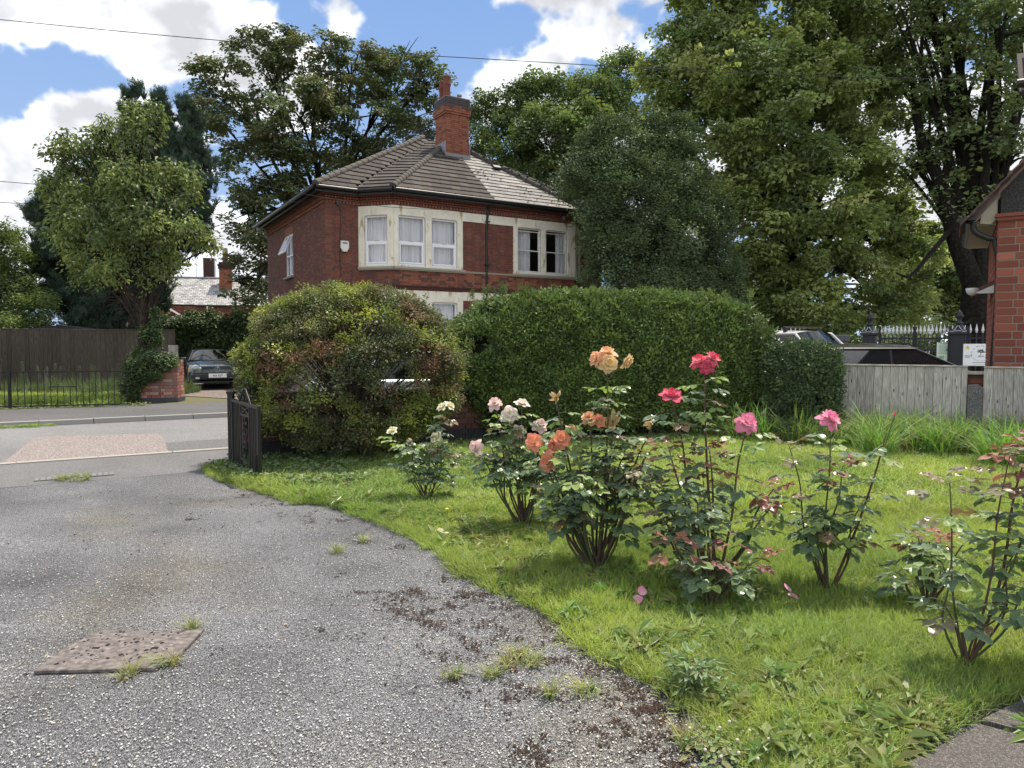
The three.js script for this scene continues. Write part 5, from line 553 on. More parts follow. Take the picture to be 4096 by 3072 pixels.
// cypress group
const conL = [[-14.03, 10.19, -27, .28, .88, .46], [-13.95, 8.74, -27, .84, 1.05, .76], [-13.06, 9.76, -27, .28, .97, .5], [-12.2, 9.51, -27, .35, 1.05, .56], [-12.07, 7.89, -27, .84, 1.23, .83], [-13.02, 7.89, -27, 1.05, 1.41, .98], [-16.96, 6.69, -27, .7, 1.05, .7], [-16.33, 4.79, -27, 1.49, 1.58, 1.23], [-17.57, 4.1, -27, .62, 1.23, .74], [-14.2, 5.83, -27, 1.76, 1.93, 1.48], [-12.1, 6.3, -27, .7, 1.2, .7], [-16.03, 3.23, -27, 1.41, .88, .91], [-15.12, 7.2, -27, 1.05, 1.23, .91], [-17.59, 6.17, -27, .49, .62, .44], [-14.4, 3.4, -27.4, 1.1, 1.2, .8], [-14.2, 1.9, -26.4, 1.1, 1.1, .6], [-15, 2.2, -26, 1, .8, .6]];
function fan(seed) { const R = rng(seed), p = []; for (let i = 0; i < 22; i++) { const a = (R() - .5) * 1.5, l = .16 + R() * .2, o = V((R() - .5) * .12, R() * .14, (R() - .5) * .12), d = V(Math.sin(a), Math.cos(a) * .9, (R() - .5) * .9).normalize(), s = d.clone().cross(V(R() - .5, .2, R() - .5)).normalize().multiplyScalar(.014); const t = o.clone().addScaledVector(d, l); for (const v of [o.clone().sub(s), t, o.clone().add(s)]) p.push(v.x, v.y, v.z); const m = o.clone().addScaledVector(d, l * .5), e = m.clone().addScaledVector(s, 5).addScaledVector(d, .05), e2 = m.clone().addScaledVector(s, -5).addScaledVector(d, .05), q = d.clone().multiplyScalar(.02); for (const v of [m, e, m.clone().add(q), m, m.clone().add(q), e2]) p.push(v.x, v.y, v.z); } return tri(p); }
{ const S = thing('cypress_tree', 'dark blue-green cypress with several feathery tops behind the leafy garden tree', 'tree'); part(S, 'trunk', wood(conL, V(-14, 0, -27.2), V(-13.6, 7, -27.2), .22, 3, { subs: 1 }), bark(.06, .045, .035)); const R0 = rng(44), fp0 = fan(4).attributes.position, pp = [], cc = [], mm = new THREE.Matrix4(), vv = V(0, 0, 0); for (let i = 0; i < 12; i++) { mm.compose(V((R0() - .5) * .5, (R0() - .5) * .5, (R0() - .5) * .5), tmpQ.setFromEuler(tmpE.set((R0() - .5) * .9, R0() * 6.28, (R0() - .5) * .9)), V(1, 1.1, 1)); for (let j = 0; j < fp0.count; j++) { vv.fromBufferAttribute(fp0, j).applyMatrix4(mm); pp.push(vv.x, vv.y, vv.z); const k = .8 + .4 * ((i * 7 + j) % 9) / 9; cc.push(k, k, k); } } const cg = tri(pp); cg.setAttribute('color', new THREE.Float32BufferAttribute(cc, 3)); scatter(S, 'crown', cg, needle, crownList(conL, { clumps: 950, seed: 120, shell: .55, under: .9, scale: [.7, 1.15], cols: [[.05, .085, .06], [.04, .07, .05], [.065, .10, .07]] }));
  const R = rng(8), tw = []; for (let i = 0; i < 70; i++) { const a = V(-13.6 + R() * .6, 2.4 + R() * 1.2, -26.6), e = V(-13.2 - R() * 2.6, 1.7 + R() * 1.9, -25.4 - R() * .6); tw.push(tube([a, a.clone().lerp(e, .5).add(V(0, .25, .3)), e], .018, .006, 3, 5)); } part(S, 'bare_twigs', merge(tw), std([.06, .042, .035], 1)).userData.kind = 'stuff'; }
const lcL = [[-17.7, 4.55, -25, .65, 1.14, .72], [-17.59, 3.26, -25, .98, .9, .75], [-16.71, 2.86, -25, .73, .65, .55], [-18.9, 3.91, -25, .98, 1.46, .98], [-17.2, 2.2, -24.6, 1.2, .6, .6], [-18.6, 2.2, -24.6, 1.2, .8, .6]];
tree('garden_conifer', 'light green bushy conifer and shrub above the brown board gate panel', lcL, { base: [-17.9, 0, -25], fork: [-17.8, 3, -25], r: .1, category: 'tree', leaf: { n: 16, R: .2, len: .09, wid: .05, flat: .8, up: .4, seed: 11 }, mat: broad, crown: { clumps: 330, per: 14, cr: .28, cflat: .8, seed: 109, cols: [[0.150, 0.210, 0.045], [0.195, 0.255, 0.053], [0.120, 0.165, 0.045]] } });
{ // leafy garden tree with ivy
  const L = [[-12.39, 6.74, -20, .59, .59, .47], [-11.42, 7.05, -20, .72, .65, .55], [-10.2, 7.18, -20, .65, .59, .49], [-9.8, 7.65, -20, .26, .29, .22], [-10.72, 7.72, -20, .29, .33, .24], [-11.77, 5.98, -20, 1.17, .78, .78], [-10.22, 5.99, -19.5, 1.14, .83, .79], [-9.33, 5.98, -20, .78, .78, .62], [-12.39, 4.83, -20, .85, .72, .62], [-10.82, 4.86, -19.4, 1.26, .88, .86], [-9.5, 4.75, -19.5, 1.14, .83, .79], [-8.7, 4.6, -20, .36, .4, .3], [-10.4, 8.0, -20, .2, .35, .2], [-9.75, 7.95, -20, .2, .35, .2], [-12.5, 7.3, -20, .25, .35, .2], [-11.3, 7.6, -20, .3, .4, .25], [-11.97, 3.81, -20, .91, .65, .62], [-10.52, 3.65, -19.7, 1.15, .64, .72], [-9.5, 3.85, -20, .6, .5, .45], [-12.8, 5.98, -20, .39, .46, .34], [-8.3, 4.3, -20, .3, .25, .25]];
  tree('cherry_tree', 'wind-blown garden tree with large drooping green leaves and ivy-clad trunk', L, { base: [-10.35, 0, -20], fork: [-10.25, 3.3, -20], r: .13, subs: 8, thin: .3, woodCol: [.24, .20, .16], extra: [[[[-10.3, 2.0, -20], [-10.0, 3.0, -19.9], [-9.6, 4.4, -19.9]], .07, .03], [[[-10.3, 2.4, -20], [-10.9, 3.4, -19.9], [-11.4, 4.6, -19.8]], .07, .03], [[[-10.35, 1.6, -20], [-10.75, 2.6, -19.9], [-11.5, 3.4, -19.8]], .05, .02]], leaf: { n: 9, R: .2, len: .14, wid: .065, flat: .7, droop: .7, fold: .25, seed: 12 }, mat: leafMat(.42, .45, vc), crown: { clumps: 330, per: 6, cr: .22, cflat: .9, seed: 110, inset: .16, shell: .35, under: .9, lean: [0, .35], cols: [[.19, .235, .06], [.155, .20, .055], [.22, .265, .065], [.13, .17, .05], [.25, .29, .08]] } });
}
// ivy masses
const ivyLeaf = { n: 12, R: .17, len: .09, wid: .085, flat: .7, droop: .3, seed: 14 };
function ivy(name, label, lobes, o, cat = 'ivy') { const S = thing(name, label, cat); foliage(S, 'leaves', ivyLeaf, waxy, lobes, { cr: .2, cflat: .9, under: 1, shell: .6, cols: [[.07, .115, .034], [.09, .14, .045], [.055, .09, .03], [.12, .17, .05]], ...o }); return S; }
ivy('ivy', 'ivy climbing the trunk of the leafy garden tree', [[-10.34, .8, -19.95, .3, .8, .25], [-10.25, 1.7, -19.95, .2, .6, .2], [-10.42, 1.1, -19.9, .25, .5, .2], [-10.0, 2.2, -19.95, .16, .5, .16], [-9.95, 1.3, -19.95, .2, .7, .2]], { clumps: 150, per: 6, seed: 130, cr: .1, inset: .1, scale: [.45, .8] });
ivy('ivy_mantle', 'dense dark ivy smothering the top of the broken brick pier', [[-9.45, 1.05, -18.55, .52, .42, .42], [-9.15, 1.1, -18.6, .48, .30, .36], [-9.75, .75, -18.45, .36, .55, .36], [-9.85, .35, -18.4, .26, .4, .3], [-9.4, .75, -18.35, .42, .22, .2]], { clumps: 260, per: 7, seed: 131, cr: .1, inset: .14, scale: [.5, .8] });
ivy('ivy_hedge', 'tall dark ivy-covered hedge behind the dark coupe', [[-14.2, 1.6, -29, 1.2, 1.5, .8], [-12.7, 1.8, -29.3, 1.3, 1.4, .8], [-11.2, 1.7, -29.6, 1.3, 1.4, .8], [-9.8, 1.5, -29.8, 1.2, 1.4, .8], [-13.2, 2.3, -29.2, .9, .6, .7], [-11.8, 2.3, -29.4, .8, .6, .6], [-8.6, 1.3, -29.8, 1.2, 1.3, .8], [-14.6, 1, -27.8, .6, 1, .8], [-10.6, 2.2, -29.5, .8, .6, .6]], { clumps: 620, per: 10, seed: 132, cr: .2, inset: .25, scale: [.8, 1.25] }, 'hedge');
{ const S = scene.getObjectByName('ivy_hedge'); part(S, 'shade_core', box(7.5, 2.2, .5, -11.6, 1.1, -29.8), std([.012, .014, .008], 1)); }  // added solid box, its near-black colour stands in for the shade inside the ivy
// ---------- big clipped hedge, small shrub ----------
function clipped(name, label, c, size, turn, n, leaf, cols, seed, mat, pw = 5) {
  const S = thing(name, label, 'hedge', c, turn), R = rng(seed), tone = toneFn(cols, R), [a, b, d] = size, list = [], g = () => (R() + R() - 1), sp = [0, 0, 0];
  const core = new THREE.SphereGeometry(1, 40, 28), p = core.attributes.position, se = v => Math.pow(Math.abs(v.x) ** pw + Math.abs(v.y) ** pw + Math.abs(v.z) ** pw, -1 / pw); for (let i = 0; i < p.count; i++) { const v = V(p.getX(i), p.getY(i), p.getZ(i)), k = se(v) * (.93 + .03 * noise(v.x * 5, v.y * 5, v.z * 5)); p.setXYZ(i, v.x * k * (a - .16), Math.max(.02, (v.y * k + 1) * b - .1), v.z * k * (d - .16)); } core.computeVertexNormals(); part(S, 'shade_core', core, std([.02, .028, .012], 1));  // added solid core blocks see-through; the inner shade is painted as dark colour
  const fA = [2 * a * b * 2, 2 * b * d * 2, 4 * a * d], tot = fA[0] + fA[1] + fA[2];
  for (let i = 0; i < n; i++) { let u = R() * tot, v; const r1 = R() * 2 - 1, r2 = R() * 2 - 1; if (u < fA[0]) v = V(r1, r2, R() < .8 ? 1 : -1); else if (u < fA[0] + fA[1]) v = V(R() < .5 ? 1 : -1, r1, r2); else v = V(r1, 1, r2); const k = se(v), bump = 1 + .035 * noise(v.x * a * 1.6 + seed, v.y * b * 1.6, v.z * d * 1.6) + .02 * noise(v.x * a * 6, v.y * b * 6, v.z * 6) - R() * .05, q = V(v.x * k * a * bump, (v.y * k * bump + 1) * b, v.z * k * d * bump); if (q.y < .12) continue; const nr = V(v.x ** 5 / a, v.y ** 5 / b, v.z ** 5 / d).normalize(); list.push([q, .75 + R() * .55, R() * 6.28, nr.z * .9 + g() * .7, -nr.x * .9 + g() * .7, tone(.3)]); }
  for (let i = 0; i < n * .012; i++) { const x = (R() * 2 - 1) * a * .85, z = (R() * 2 - 1) * d * .7; list.push([V(x, 2 * b + .02 + R() * .05, z), V(.35, .8 + R() * .5, .35), R() * 6, g() * .3, g() * .3, tone(.3)]); }
  scatter(S, 'leaves', clump(leaf, 9, .11, .7, seed), mat, list); return S;
}
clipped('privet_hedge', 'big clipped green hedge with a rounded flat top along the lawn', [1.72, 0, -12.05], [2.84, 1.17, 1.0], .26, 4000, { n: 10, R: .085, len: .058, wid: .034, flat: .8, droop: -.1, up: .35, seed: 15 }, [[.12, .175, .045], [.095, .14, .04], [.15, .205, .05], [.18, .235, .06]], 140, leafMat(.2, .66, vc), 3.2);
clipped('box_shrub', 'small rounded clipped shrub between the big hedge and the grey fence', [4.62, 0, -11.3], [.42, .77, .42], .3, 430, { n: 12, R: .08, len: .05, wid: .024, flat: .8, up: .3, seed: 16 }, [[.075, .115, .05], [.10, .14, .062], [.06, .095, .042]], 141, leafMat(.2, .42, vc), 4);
// ---------- arching bush ----------
{
  const S = thing('barberry_bush', 'big arching bush with yellow-green top, coppery tufts and bare twiggy middle beside the iron gate', 'bush', [-2.13, 0, -9.45]), R = rng(150), g = () => (R() + R() + R() - 1.5) / 1.5, tone = [[.25, .30, .03], [.21, .26, .03], [.30, .34, .035], [.18, .24, .03]], dull = [[.13, .145, .04], [.135, .12, .04], [.10, .13, .04], [.13, .16, .04]], cop = [[.27, .14, .06], [.24, .12, .055], [.30, .16, .07]];
  const P = (az, el, r = 1) => { const c = Math.cos(el); return V(Math.cos(az) * c * 1.40 * r, 1.18 + Math.sin(el) * 1.06 * r, Math.sin(az) * c * 1.0 * r); }, list = [], stems = [];
  for (let i = 0; i < 95; i++) { const az = R() * 6.283, el = mix(-.1, 1.45, Math.pow(R(), .7)), e = P(az, el, .82 + R() * .14), b = V(g() * .16, 0, g() * .14), m = b.clone().lerp(e, .45); m.x *= .7; m.z *= .7; m.y += .12; stems.push(tube([b, m, e], .013 + R() * .012, .004, 4, 8)); for (let k = 0; k < 4; k++) { const q = m.clone().lerp(e, R() * .9), f = q.clone().add(V(g() * .45, R() * .35, g() * .45)); stems.push(tube([q, f], .005, .002, 3)); } }
  for (let i = 0; i < 46; i++) { const az = R() * 6.283, e = P(az, -.5 - R() * .4, .7 + R() * .3), b = V(g() * .25, .15 + R() * .3, g() * .2); e.y = Math.max(.12, e.y); stems.push(tube([b, b.clone().lerp(e, .5).add(V(0, .12, 0)), e], .008, .002, 3, 6)); }
  part(S, 'stems', merge(stems), std([.085, .066, .05], 1));
  const copC = []; for (let i = 0; i < 12; i++) copC.push(P(R() * 3.0 + .1, mix(-.35, .75, R()), .96));
  copC.push(V(-.35, 1.55, .95), V(-.15, 1.45, .98), V(-.8, 1.3, .85), V(-.45, 1.85, .8), V(-.6, 1.25, .9));
  for (let i = 0; i < 1750; i++) {
    const az = R() * 6.283, z = mix(-.95, 1, R()), el = Math.asin(z), front = Math.sin(az) > .15, c = P(az, el, .80 + .24 * Math.sqrt(R()) + .12 * noise(az * 2.2, z * 4, 2)); if (c.y < .12) continue;
    const mid = c.y > .6 && c.y < 1.32 && Math.abs(c.x) < 1.08; if (mid && R() < .62) continue; if (c.y < .5 && R() < .25 && Math.abs(c.x) < .7) continue;
    let d = 9; for (const q of copC) d = Math.min(d, q.distanceTo(c)); const pool = d < .17 && R() < .75 ? cop : noise(c.x * 1.7 + 4, c.y * 1.7, c.z * 1.7) + (R() - .5) * .5 > .08 ? tone : dull, base = pool[Math.floor(R() * pool.length)], v = .75 + R() * .5; list.push([c, .6 + R() * .6, R() * 6.28, g() * .8, g() * .8, lin(base[0] * v, base[1] * v, base[2] * v)]);
  }
  for (let i = 0; i < 26; i++) { const x = g() * 1.15, z = g() * .6, y = 1.18 + 1.06 * Math.sqrt(Math.max(0, 1 - (x / 1.40) ** 2 - z * z)) - .09; list.push([V(x, y + .06, z), V(.3, 1.0 + R() * .6, .3), R() * 6.28, g() * .3, g() * .3, lin(.2, .24, .04)]); }
  scatter(S, 'leaves', clump({ n: 11, R: .075, len: .038, wid: .022, flat: .8, up: .15, seed: 17 }, 9, .12, .8, 18), leafMat(.4, .55, vc), list);
}
// ---------- grass and low plants ----------
function tuft({ n = 12, h = .12, w = .004, spread = .05, bend = .5, seed = 1, seg = 3 }) {
  const R = rng(seed), p = [], col = [];
  for (let i = 0; i < n; i++) {
    const a = R() * 6.283, o = V(Math.cos(a) * spread * R(), 0, Math.sin(a) * spread * R()), d = V(Math.cos(a + (R() - .5)), 0, Math.sin(a + (R() - .5))), H = h * (.5 + R() * .7), b = bend * (.3 + R()), s = V(-d.z, 0, d.x), k = .75 + R() * .5, h2 = (R() - .5) * .2, pts = [];
    for (let j = 0; j <= seg; j++) { const t = j / seg; pts.push(o.clone().add(V(d.x * H * b * t * t, H * t * (1 - .25 * b * t), d.z * H * b * t * t))); }
    for (let j = 0; j < seg; j++) { const w0 = w * (1 - j / seg * .75), w1 = j === seg - 1 ? 0 : w * (1 - (j + 1) / seg * .75), A = pts[j].clone().addScaledVector(s, -w0), B = pts[j].clone().addScaledVector(s, w0), C = pts[j + 1].clone().addScaledVector(s, w1), D = pts[j + 1].clone().addScaledVector(s, -w1); for (const v of j === seg - 1 ? [A, B, C] : [A, B, C, A, C, D]) { p.push(v.x, v.y, v.z); col.push(k * (1 + h2), k, k * (1 - h2)); } }
  }
  const g = tri(p); g.setAttribute('color', new THREE.Float32BufferAttribute(col, 3)); return g;
}
const grassM = leafMat(.45, .88, { vertexColors: true });
const grassTone = (x, z, R) => { const a = stain(x, z, 1.1), b = stain(x + 30, z - 12, .45), k = .85 + R() * .4 + a * .5, y = clamp(.5 + b * 1.6 + (R() - .5) * .5); return lin(mix(.19, .33, y) * k, mix(.30, .41, y) * k, mix(.03, .05, y) * k); };
{
  const R = rng(200), near = [], far = [], S = (n, nm) => { const o = new THREE.Group(); }; let tries = 0;
  while (near.length < 18500 && tries++ < 200000) { const z = -2.1 - 4.6 * Math.pow(R(), 1.25), x = -2.2 + R() * 8.5; if (!inPoly(lawnPoly, x, z)) continue; if (x > .73 * -z + 1.6) continue; const e = edgeDist(x, z), bare = stain(x, z, 1.7) ; if (bare < -.30 && R() < .7) continue; near.push([V(x, .012, z), V(.8 + R() * .5, (.55 + R() * .7 + stain(x, z, .9) * 1.0) * (e < .12 ? .8 : 1), .8 + R() * .5), R() * 6.28, (R() - .5) * .3, (R() - .5) * .3, grassTone(x, z, R)]); }
  tries = 0; while (far.length < 13000 && tries++ < 200000) { const z = -6.2 - 6.4 * R(), x = -3.6 + R() * 13; if (!inPoly(lawnPoly, x, z)) continue; if (x < -1.3 - (z + 6.3) * -.35 && z < -8.2 && R() < .8) continue; far.push([V(x, .012, z), V(1.1 + R() * .6, .75 + R() * .7 + stain(x, z, .7) * .9, 1.1 + R() * .6), R() * 6.28, (R() - .5) * .3, (R() - .5) * .3, grassTone(x, z, R)]); }
  for (let i = 0; i < edge.length - 1; i++) { const [ax, az] = edge[i], [bx, bz] = edge[i + 1], L = Math.hypot(bx - ax, bz - az), n = Math.round(L * 170); for (let k = 0; k < n; k++) { const t = R(), x0 = mix(ax, bx, t), z0 = mix(az, bz, t), rag = .05 + .16 * Math.max(0, stain(x0, z0, 3.2) + .25), o = rag * (R() * 1.5 - .5), x = x0 - (bz - az) / L * o, z = z0 + (bx - ax) / L * o; near.push([V(x + (R() - .5) * .03, .006, z + (R() - .5) * .03), V(.6 + R() * .7, .35 + R() * .7, .6 + R() * .7), R() * 6.28, (R() - .5) * .6, (R() - .5) * .6, grassTone(x, z, R)]); } }
  tag(scatter(scene, 'grass', tuft({ n: 22, h: .085, w: .0022, spread: .05, bend: .8, seed: 2 }), grassM, near), 'long sunlit green grass of the front lawn around the roses', 'grass');
  tag(scatter(scene, 'grass_far', tuft({ n: 26, h: .09, w: .003, spread: .075, bend: .7, seed: 3 }), grassM, far), 'green lawn grass stretching back to the hedge and fence', 'grass');
  // broad-leaved lawn weeds: rosettes and clover
  const wl = [], ros = spray({ n: 9, R: .035, len: .085, wid: .03, flat: .15, droop: -.25, fold: .3, seed: 20 }); tries = 0;
  while (wl.length < 1500 && tries++ < 60000) { const z = -2.2 - 7.5 * Math.pow(R(), 1.2), x = -2.8 + R() * 7; if (!inPoly(lawnPoly, x, z) || x > .73 * -z + .4) continue; const e = edgeDist(x, z); if (stain(x + 5, z, .9) + (e < .7 ? .22 : 0) < .06) continue; wl.push([V(x, .03 + R() * .03, z), .5 + R() * .8, R() * 6.28, (R() - .5) * .5, (R() - .5) * .5, lin(.15 + R() * .08, .22 + R() * .08, .05)]); }
  tag(scatter(scene, 'lawn_weeds', ros, leafMat(.4, .5), wl), 'broad-leaved weeds scattered through the lawn grass', 'weeds');
  // shaded ground cover and leaf litter under the bush and hedge
  const gc = []; tries = 0; while (gc.length < 1700 && tries++ < 60000) { const x = -3.7 + R() * 9.3, z = -7.2 - 5.4 * R(); if (!inPoly(lawnPoly, x, z)) continue; const near2 = Math.hypot((x + 2.2) / 2, (z + 8.7) / 1.3) < 1 || z < -10.2 - x * .26; if (!near2 || stain(x, z, 1.5) < -.16) continue; gc.push([V(x, .03 + R() * .06, z), .6 + R() * .8, R() * 6.28, (R() - .5) * .7, (R() - .5) * .7, lin(.08 + R() * .05, .14 + R() * .06, .04)]); }
  tag(scatter(scene, 'ground_ivy', spray({ n: 12, R: .09, len: .05, wid: .045, flat: .3, droop: 0, seed: 22 }), leafMat(.3, .5), gc), 'creeping ground cover leaves under the arching bush and hedge', 'weeds');
  // moss and chippings on the drive
  const moss = []; tries = 0; while (moss.length < 16000 && tries++ < 400000) { const z = -2.2 - 6 * R(), x = -3.2 + R() * 4.2; if (inPoly(lawnPoly, x, z)) continue; const e = edgeDist(x, z); if (e > 1.15) continue; const m = .6 * stain(x, z, 3.1) + .6 * stain(x, z, 13) + (e < .06 ? .14 : 0) - e * .12 + (z > -4.3 && e > .12 && e < .85 ? .16 : -.04); if (R() > sstep(.0, .45, m) * .8) continue; moss.push([V(x, .003, z), V(.5 + R(), .5 + R() * .7, .5 + R()), R() * 6.28, 0, 0, lin(.022 + R() * .02, .012 + R() * .010, .009)]); }
  const mg = new THREE.IcosahedronGeometry(.005, 0); mg.scale(1, .4, 1); tag(scatter(scene, 'driveway_moss', mg, std([1, 1, 1], 1), moss), 'dark brown moss cushions creeping over the driveway edge', 'moss');
  const ch = []; for (let i = 0; i < 34000; i++) { const z = -2.1 - 3.6 * Math.pow(R(), 1.5), x = (R() - .5) * 2 * (.4 - z * .75); if (inPoly(lawnPoly, x, z) || x > 1.3 || (Math.abs(x + 1.91) < .31 && Math.abs(z + 3.43) < .26)) continue; const v = R() < .25 ? .06 + R() * .07 : .22 + R() * .36; ch.push([V(x, .0015, z), V(.6 + R() * .9, .5 + R() * .6, .6 + R() * .9), R() * 6.28, (R() - .5) * .6, (R() - .5) * .6, lin(v * 1.02, v, v * .97)]); }
  const cgm = new THREE.DodecahedronGeometry(.0036, 0); cgm.scale(1, .6, 1); tag(scatter(scene, 'loose_chippings', cgm, std([1, 1, 1], .95), ch), 'loose pale stone chippings lying on the near driveway', 'gravel');
  const lit = []; for (let i = 0; i < 900; i++) { const z = -2.3 - 5.5 * R(), x = -4.5 + R() * 5.2; if (R() < .5 ? edgeDist(x, z) > .3 : inPoly(lawnPoly, x, z)) continue; lit.push([V(x, .008, z), .4 + R() * .7, R() * 6.28, (R() - .5) * .4, (R() - .5) * .4, R() < .4 ? lin(.42, .34, .2) : lin(.03, .025, .02)]); }
  tag(scatter(scene, 'leaf_litter', spray({ n: 1, R: .001, len: .035, wid: .014, flat: 0, droop: 0, seed: 25 }), std([1, 1, 1], .9, { side: THREE.DoubleSide }), lit), 'small dry leaves and twigs fallen along the driveway edge', 'litter');
  // garden across the road
  const fg = []; for (let i = 0; i < 2600; i++) { const x = -17 + R() * 7.4, z = -17.2 - 5.4 * R(); if (x > -9.9 || inPoly([[-13.4, -16.5], [-9.5, -17.65], [-9.7, -18.15], [-13.7, -17.0]], x, z)) continue; const bk = z < -20.5; fg.push([V(x, .06, z), V(1.5 + R(), bk ? 1.2 + R() * 2 + Math.max(0, stain(x, z, 1.3)) * 9 : .8 + R() * 1.0, 1.5 + R()), R() * 6.28, (R() - .5) * .3, (R() - .5) * .3, bk ? lin(.10 + R() * .06, .16 + R() * .06, .05) : grassTone(x, z, R)]); }
  tag(scatter(scene, 'rough_grass', tuft({ n: 18, h: .12, w: .006, spread: .1, bend: .6, seed: 5 }), grassM, fg), 'rough weedy grass between the low railing and the dark fence', 'grass');
  const ug = []; tries = 0; while (ug.length < 1300 && tries++ < 9000) { const q = -3.2 + R() * 6.6, o = .12 + R() * R() * 1.5, p = fp(q).addScaledVector(FN, o); ug.push([V(p.x, .01, p.z), V(1.2 + R(), .5 + R() * .9 - o * .15, 1.2 + R()), R() * 6.28, (R() - .5) * .5, (R() - .5) * .5, lin(.12 + R() * .12, .20 + R() * .12, .045)]); } tag(scatter(scene, 'undergrowth', tuft({ n: 16, h: .42, w: .0055, spread: .13, bend: .7, seed: 9, seg: 4 }), grassM, ug), 'rank green undergrowth along the foot of the grey timber fence', 'undergrowth');
  const kg = []; for (let i = 0; i < 240; i++) { const s = -7.4 + R() * 4.5, p = rd(s + 2.4, 16.4 - .06 - R() * .1); kg.push([V(p.x, -.02, p.z), V(1, .3 + R() * .4, 1), R() * 6.28, 0, 0, grassTone(p.x, p.z, R)]); } tag(scatter(scene, 'kerb_grass', tuft({ n: 12, h: .1, w: .005, spread: .06, seed: 6 }), grassM, kg), 'thin strip of grass growing against the far kerb', 'grass');
  const pg = []; for (let i = 0; i < 160; i++) { const x = -13.6 + R() * 4.6, z = -16.05 - (x + 13.6) * .295 + R() * .25 - .1; pg.push([V(x, .06, z), .6 + R() * .8, R() * 6.28, (R() - .5) * .4, (R() - .5) * .4, lin(.10 + R() * .08, .16 + R() * .08, .04)]); } tag(scatter(scene, 'railing_weeds', spray({ n: 10, R: .1, len: .08, wid: .05, flat: .8, up: .2, seed: 27 }), leafMat(.4, .5), pg), 'small weeds along the foot of the low black railing', 'weeds');
}
function weedPlant(name, label, pos, geo, tone, n, spread, seed, cat = 'weed', mat = grassM, group) { const S = thing(name, label, cat, pos, 0, group), R = rng(seed), l = []; for (let i = 0; i < n; i++) { const a = R() * 6.283, r = spread * Math.sqrt(R()); l.push([V(Math.cos(a) * r, 0, Math.sin(a) * r), .7 + R() * .6, R() * 6.28, (R() - .5) * .35, (R() - .5) * .35, lin(tone[0] * (.8 + R() * .4), tone[1] * (.8 + R() * .4), tone[2])]); } scatter(S, 'blades', geo, mat, l); return S; }
const smallT = tuft({ n: 16, h: .075, w: .0025, spread: .02, bend: 1.1, seed: 7 }), strapT = tuft({ n: 22, h: .56, w: .0085, spread: .14, bend: .75, seed: 8, seg: 5 });
[[.03, -3.31, 22, .085, 'larger yellowing grass tuft in the mossy middle of the drive edge'], [-.10, -3.17, 6, .04, 'small grass tuft just in front of the larger mossy-drive tuft'], [-.27, -3.17, 5, .04, 'tiny grass tuft on the drive beside the moss'], [.33, -3.02, 7, .05, 'ragged dandelion-like tuft in the dark moss patch'], [.17, -2.99, 4, .03, 'tiny sprouting weed in the dark moss patch'], [-1.28, -5.12, 5, .05, 'faint grass tuft alone on the asphalt near the lawn bend'], [-1.14, -5.4, 5, .05, 'flat grass tuft on the asphalt farther along the lawn bend'], [-4.95, -8.02, 30, .22, 'grass patch in the joint between drive and pavement'], [-1.62, -3.29, 8, .04, 'grass tuft at the broken corner of the access cover'], [-1.75, -3.17, 6, .04, 'grass tuft against the front edge of the access cover'], [-1.72, -3.71, 5, .04, 'grass tuft at the back corner of the access cover'], [.70, -2.62, 14, .09, 'long straggly grass clump at the clover edge of the drive']].forEach(([x, z, n, sp, l], i) => weedPlant('grass_tuft', l, [x, 0, z], smallT, i % 3 ? [.24, .29, .07] : [.30, .32, .09], n, sp, 210 + i, 'grass tuft', grassM, 'grass tufts in the driveway'));
[[4.4, -10.6, 8, 'strap-leaved clump beside the small clipped shrub'], [5.2, -10.35, 10, 'strap-leaved clump under the end of the grey fence'], [5.9, -10.5, 9, 'strap-leaved clump against the middle of the grey fence panel'], [5.75, -9.7, 9, 'strap-leaved clump standing forward of the fence clumps'], [6.4, -10.0, 9, 'strap-leaved clump near the concrete fence post'], [6.05, -8.55, 13, 'big arching strap-leaved clump well in front of the fence post'], [6.55, -8.9, 10, 'strap-leaved clump touching the big arching clump'], [6.9, -9.6, 9, 'strap-leaved clump below the right brick house'.replace('right ', 'gabled ')], [3.7, -10.9, 7, 'thin strap-leaved clump at the foot of the big hedge'], [7.3, -9.1, 9, 'strap-leaved clump beside the tall feathery weed'], [5.0, -9.6, 7, 'short strap-leaved clump at the open lawn edge']].forEach(([x, z, n, l], i) => weedPlant('montbretia_clump', l, [x, .01, z], strapT, [.17, .31, .04], Math.round(n * 1.5), .26, 230 + i, 'plant', grassM, 'strap-leaved clumps along the fence'));
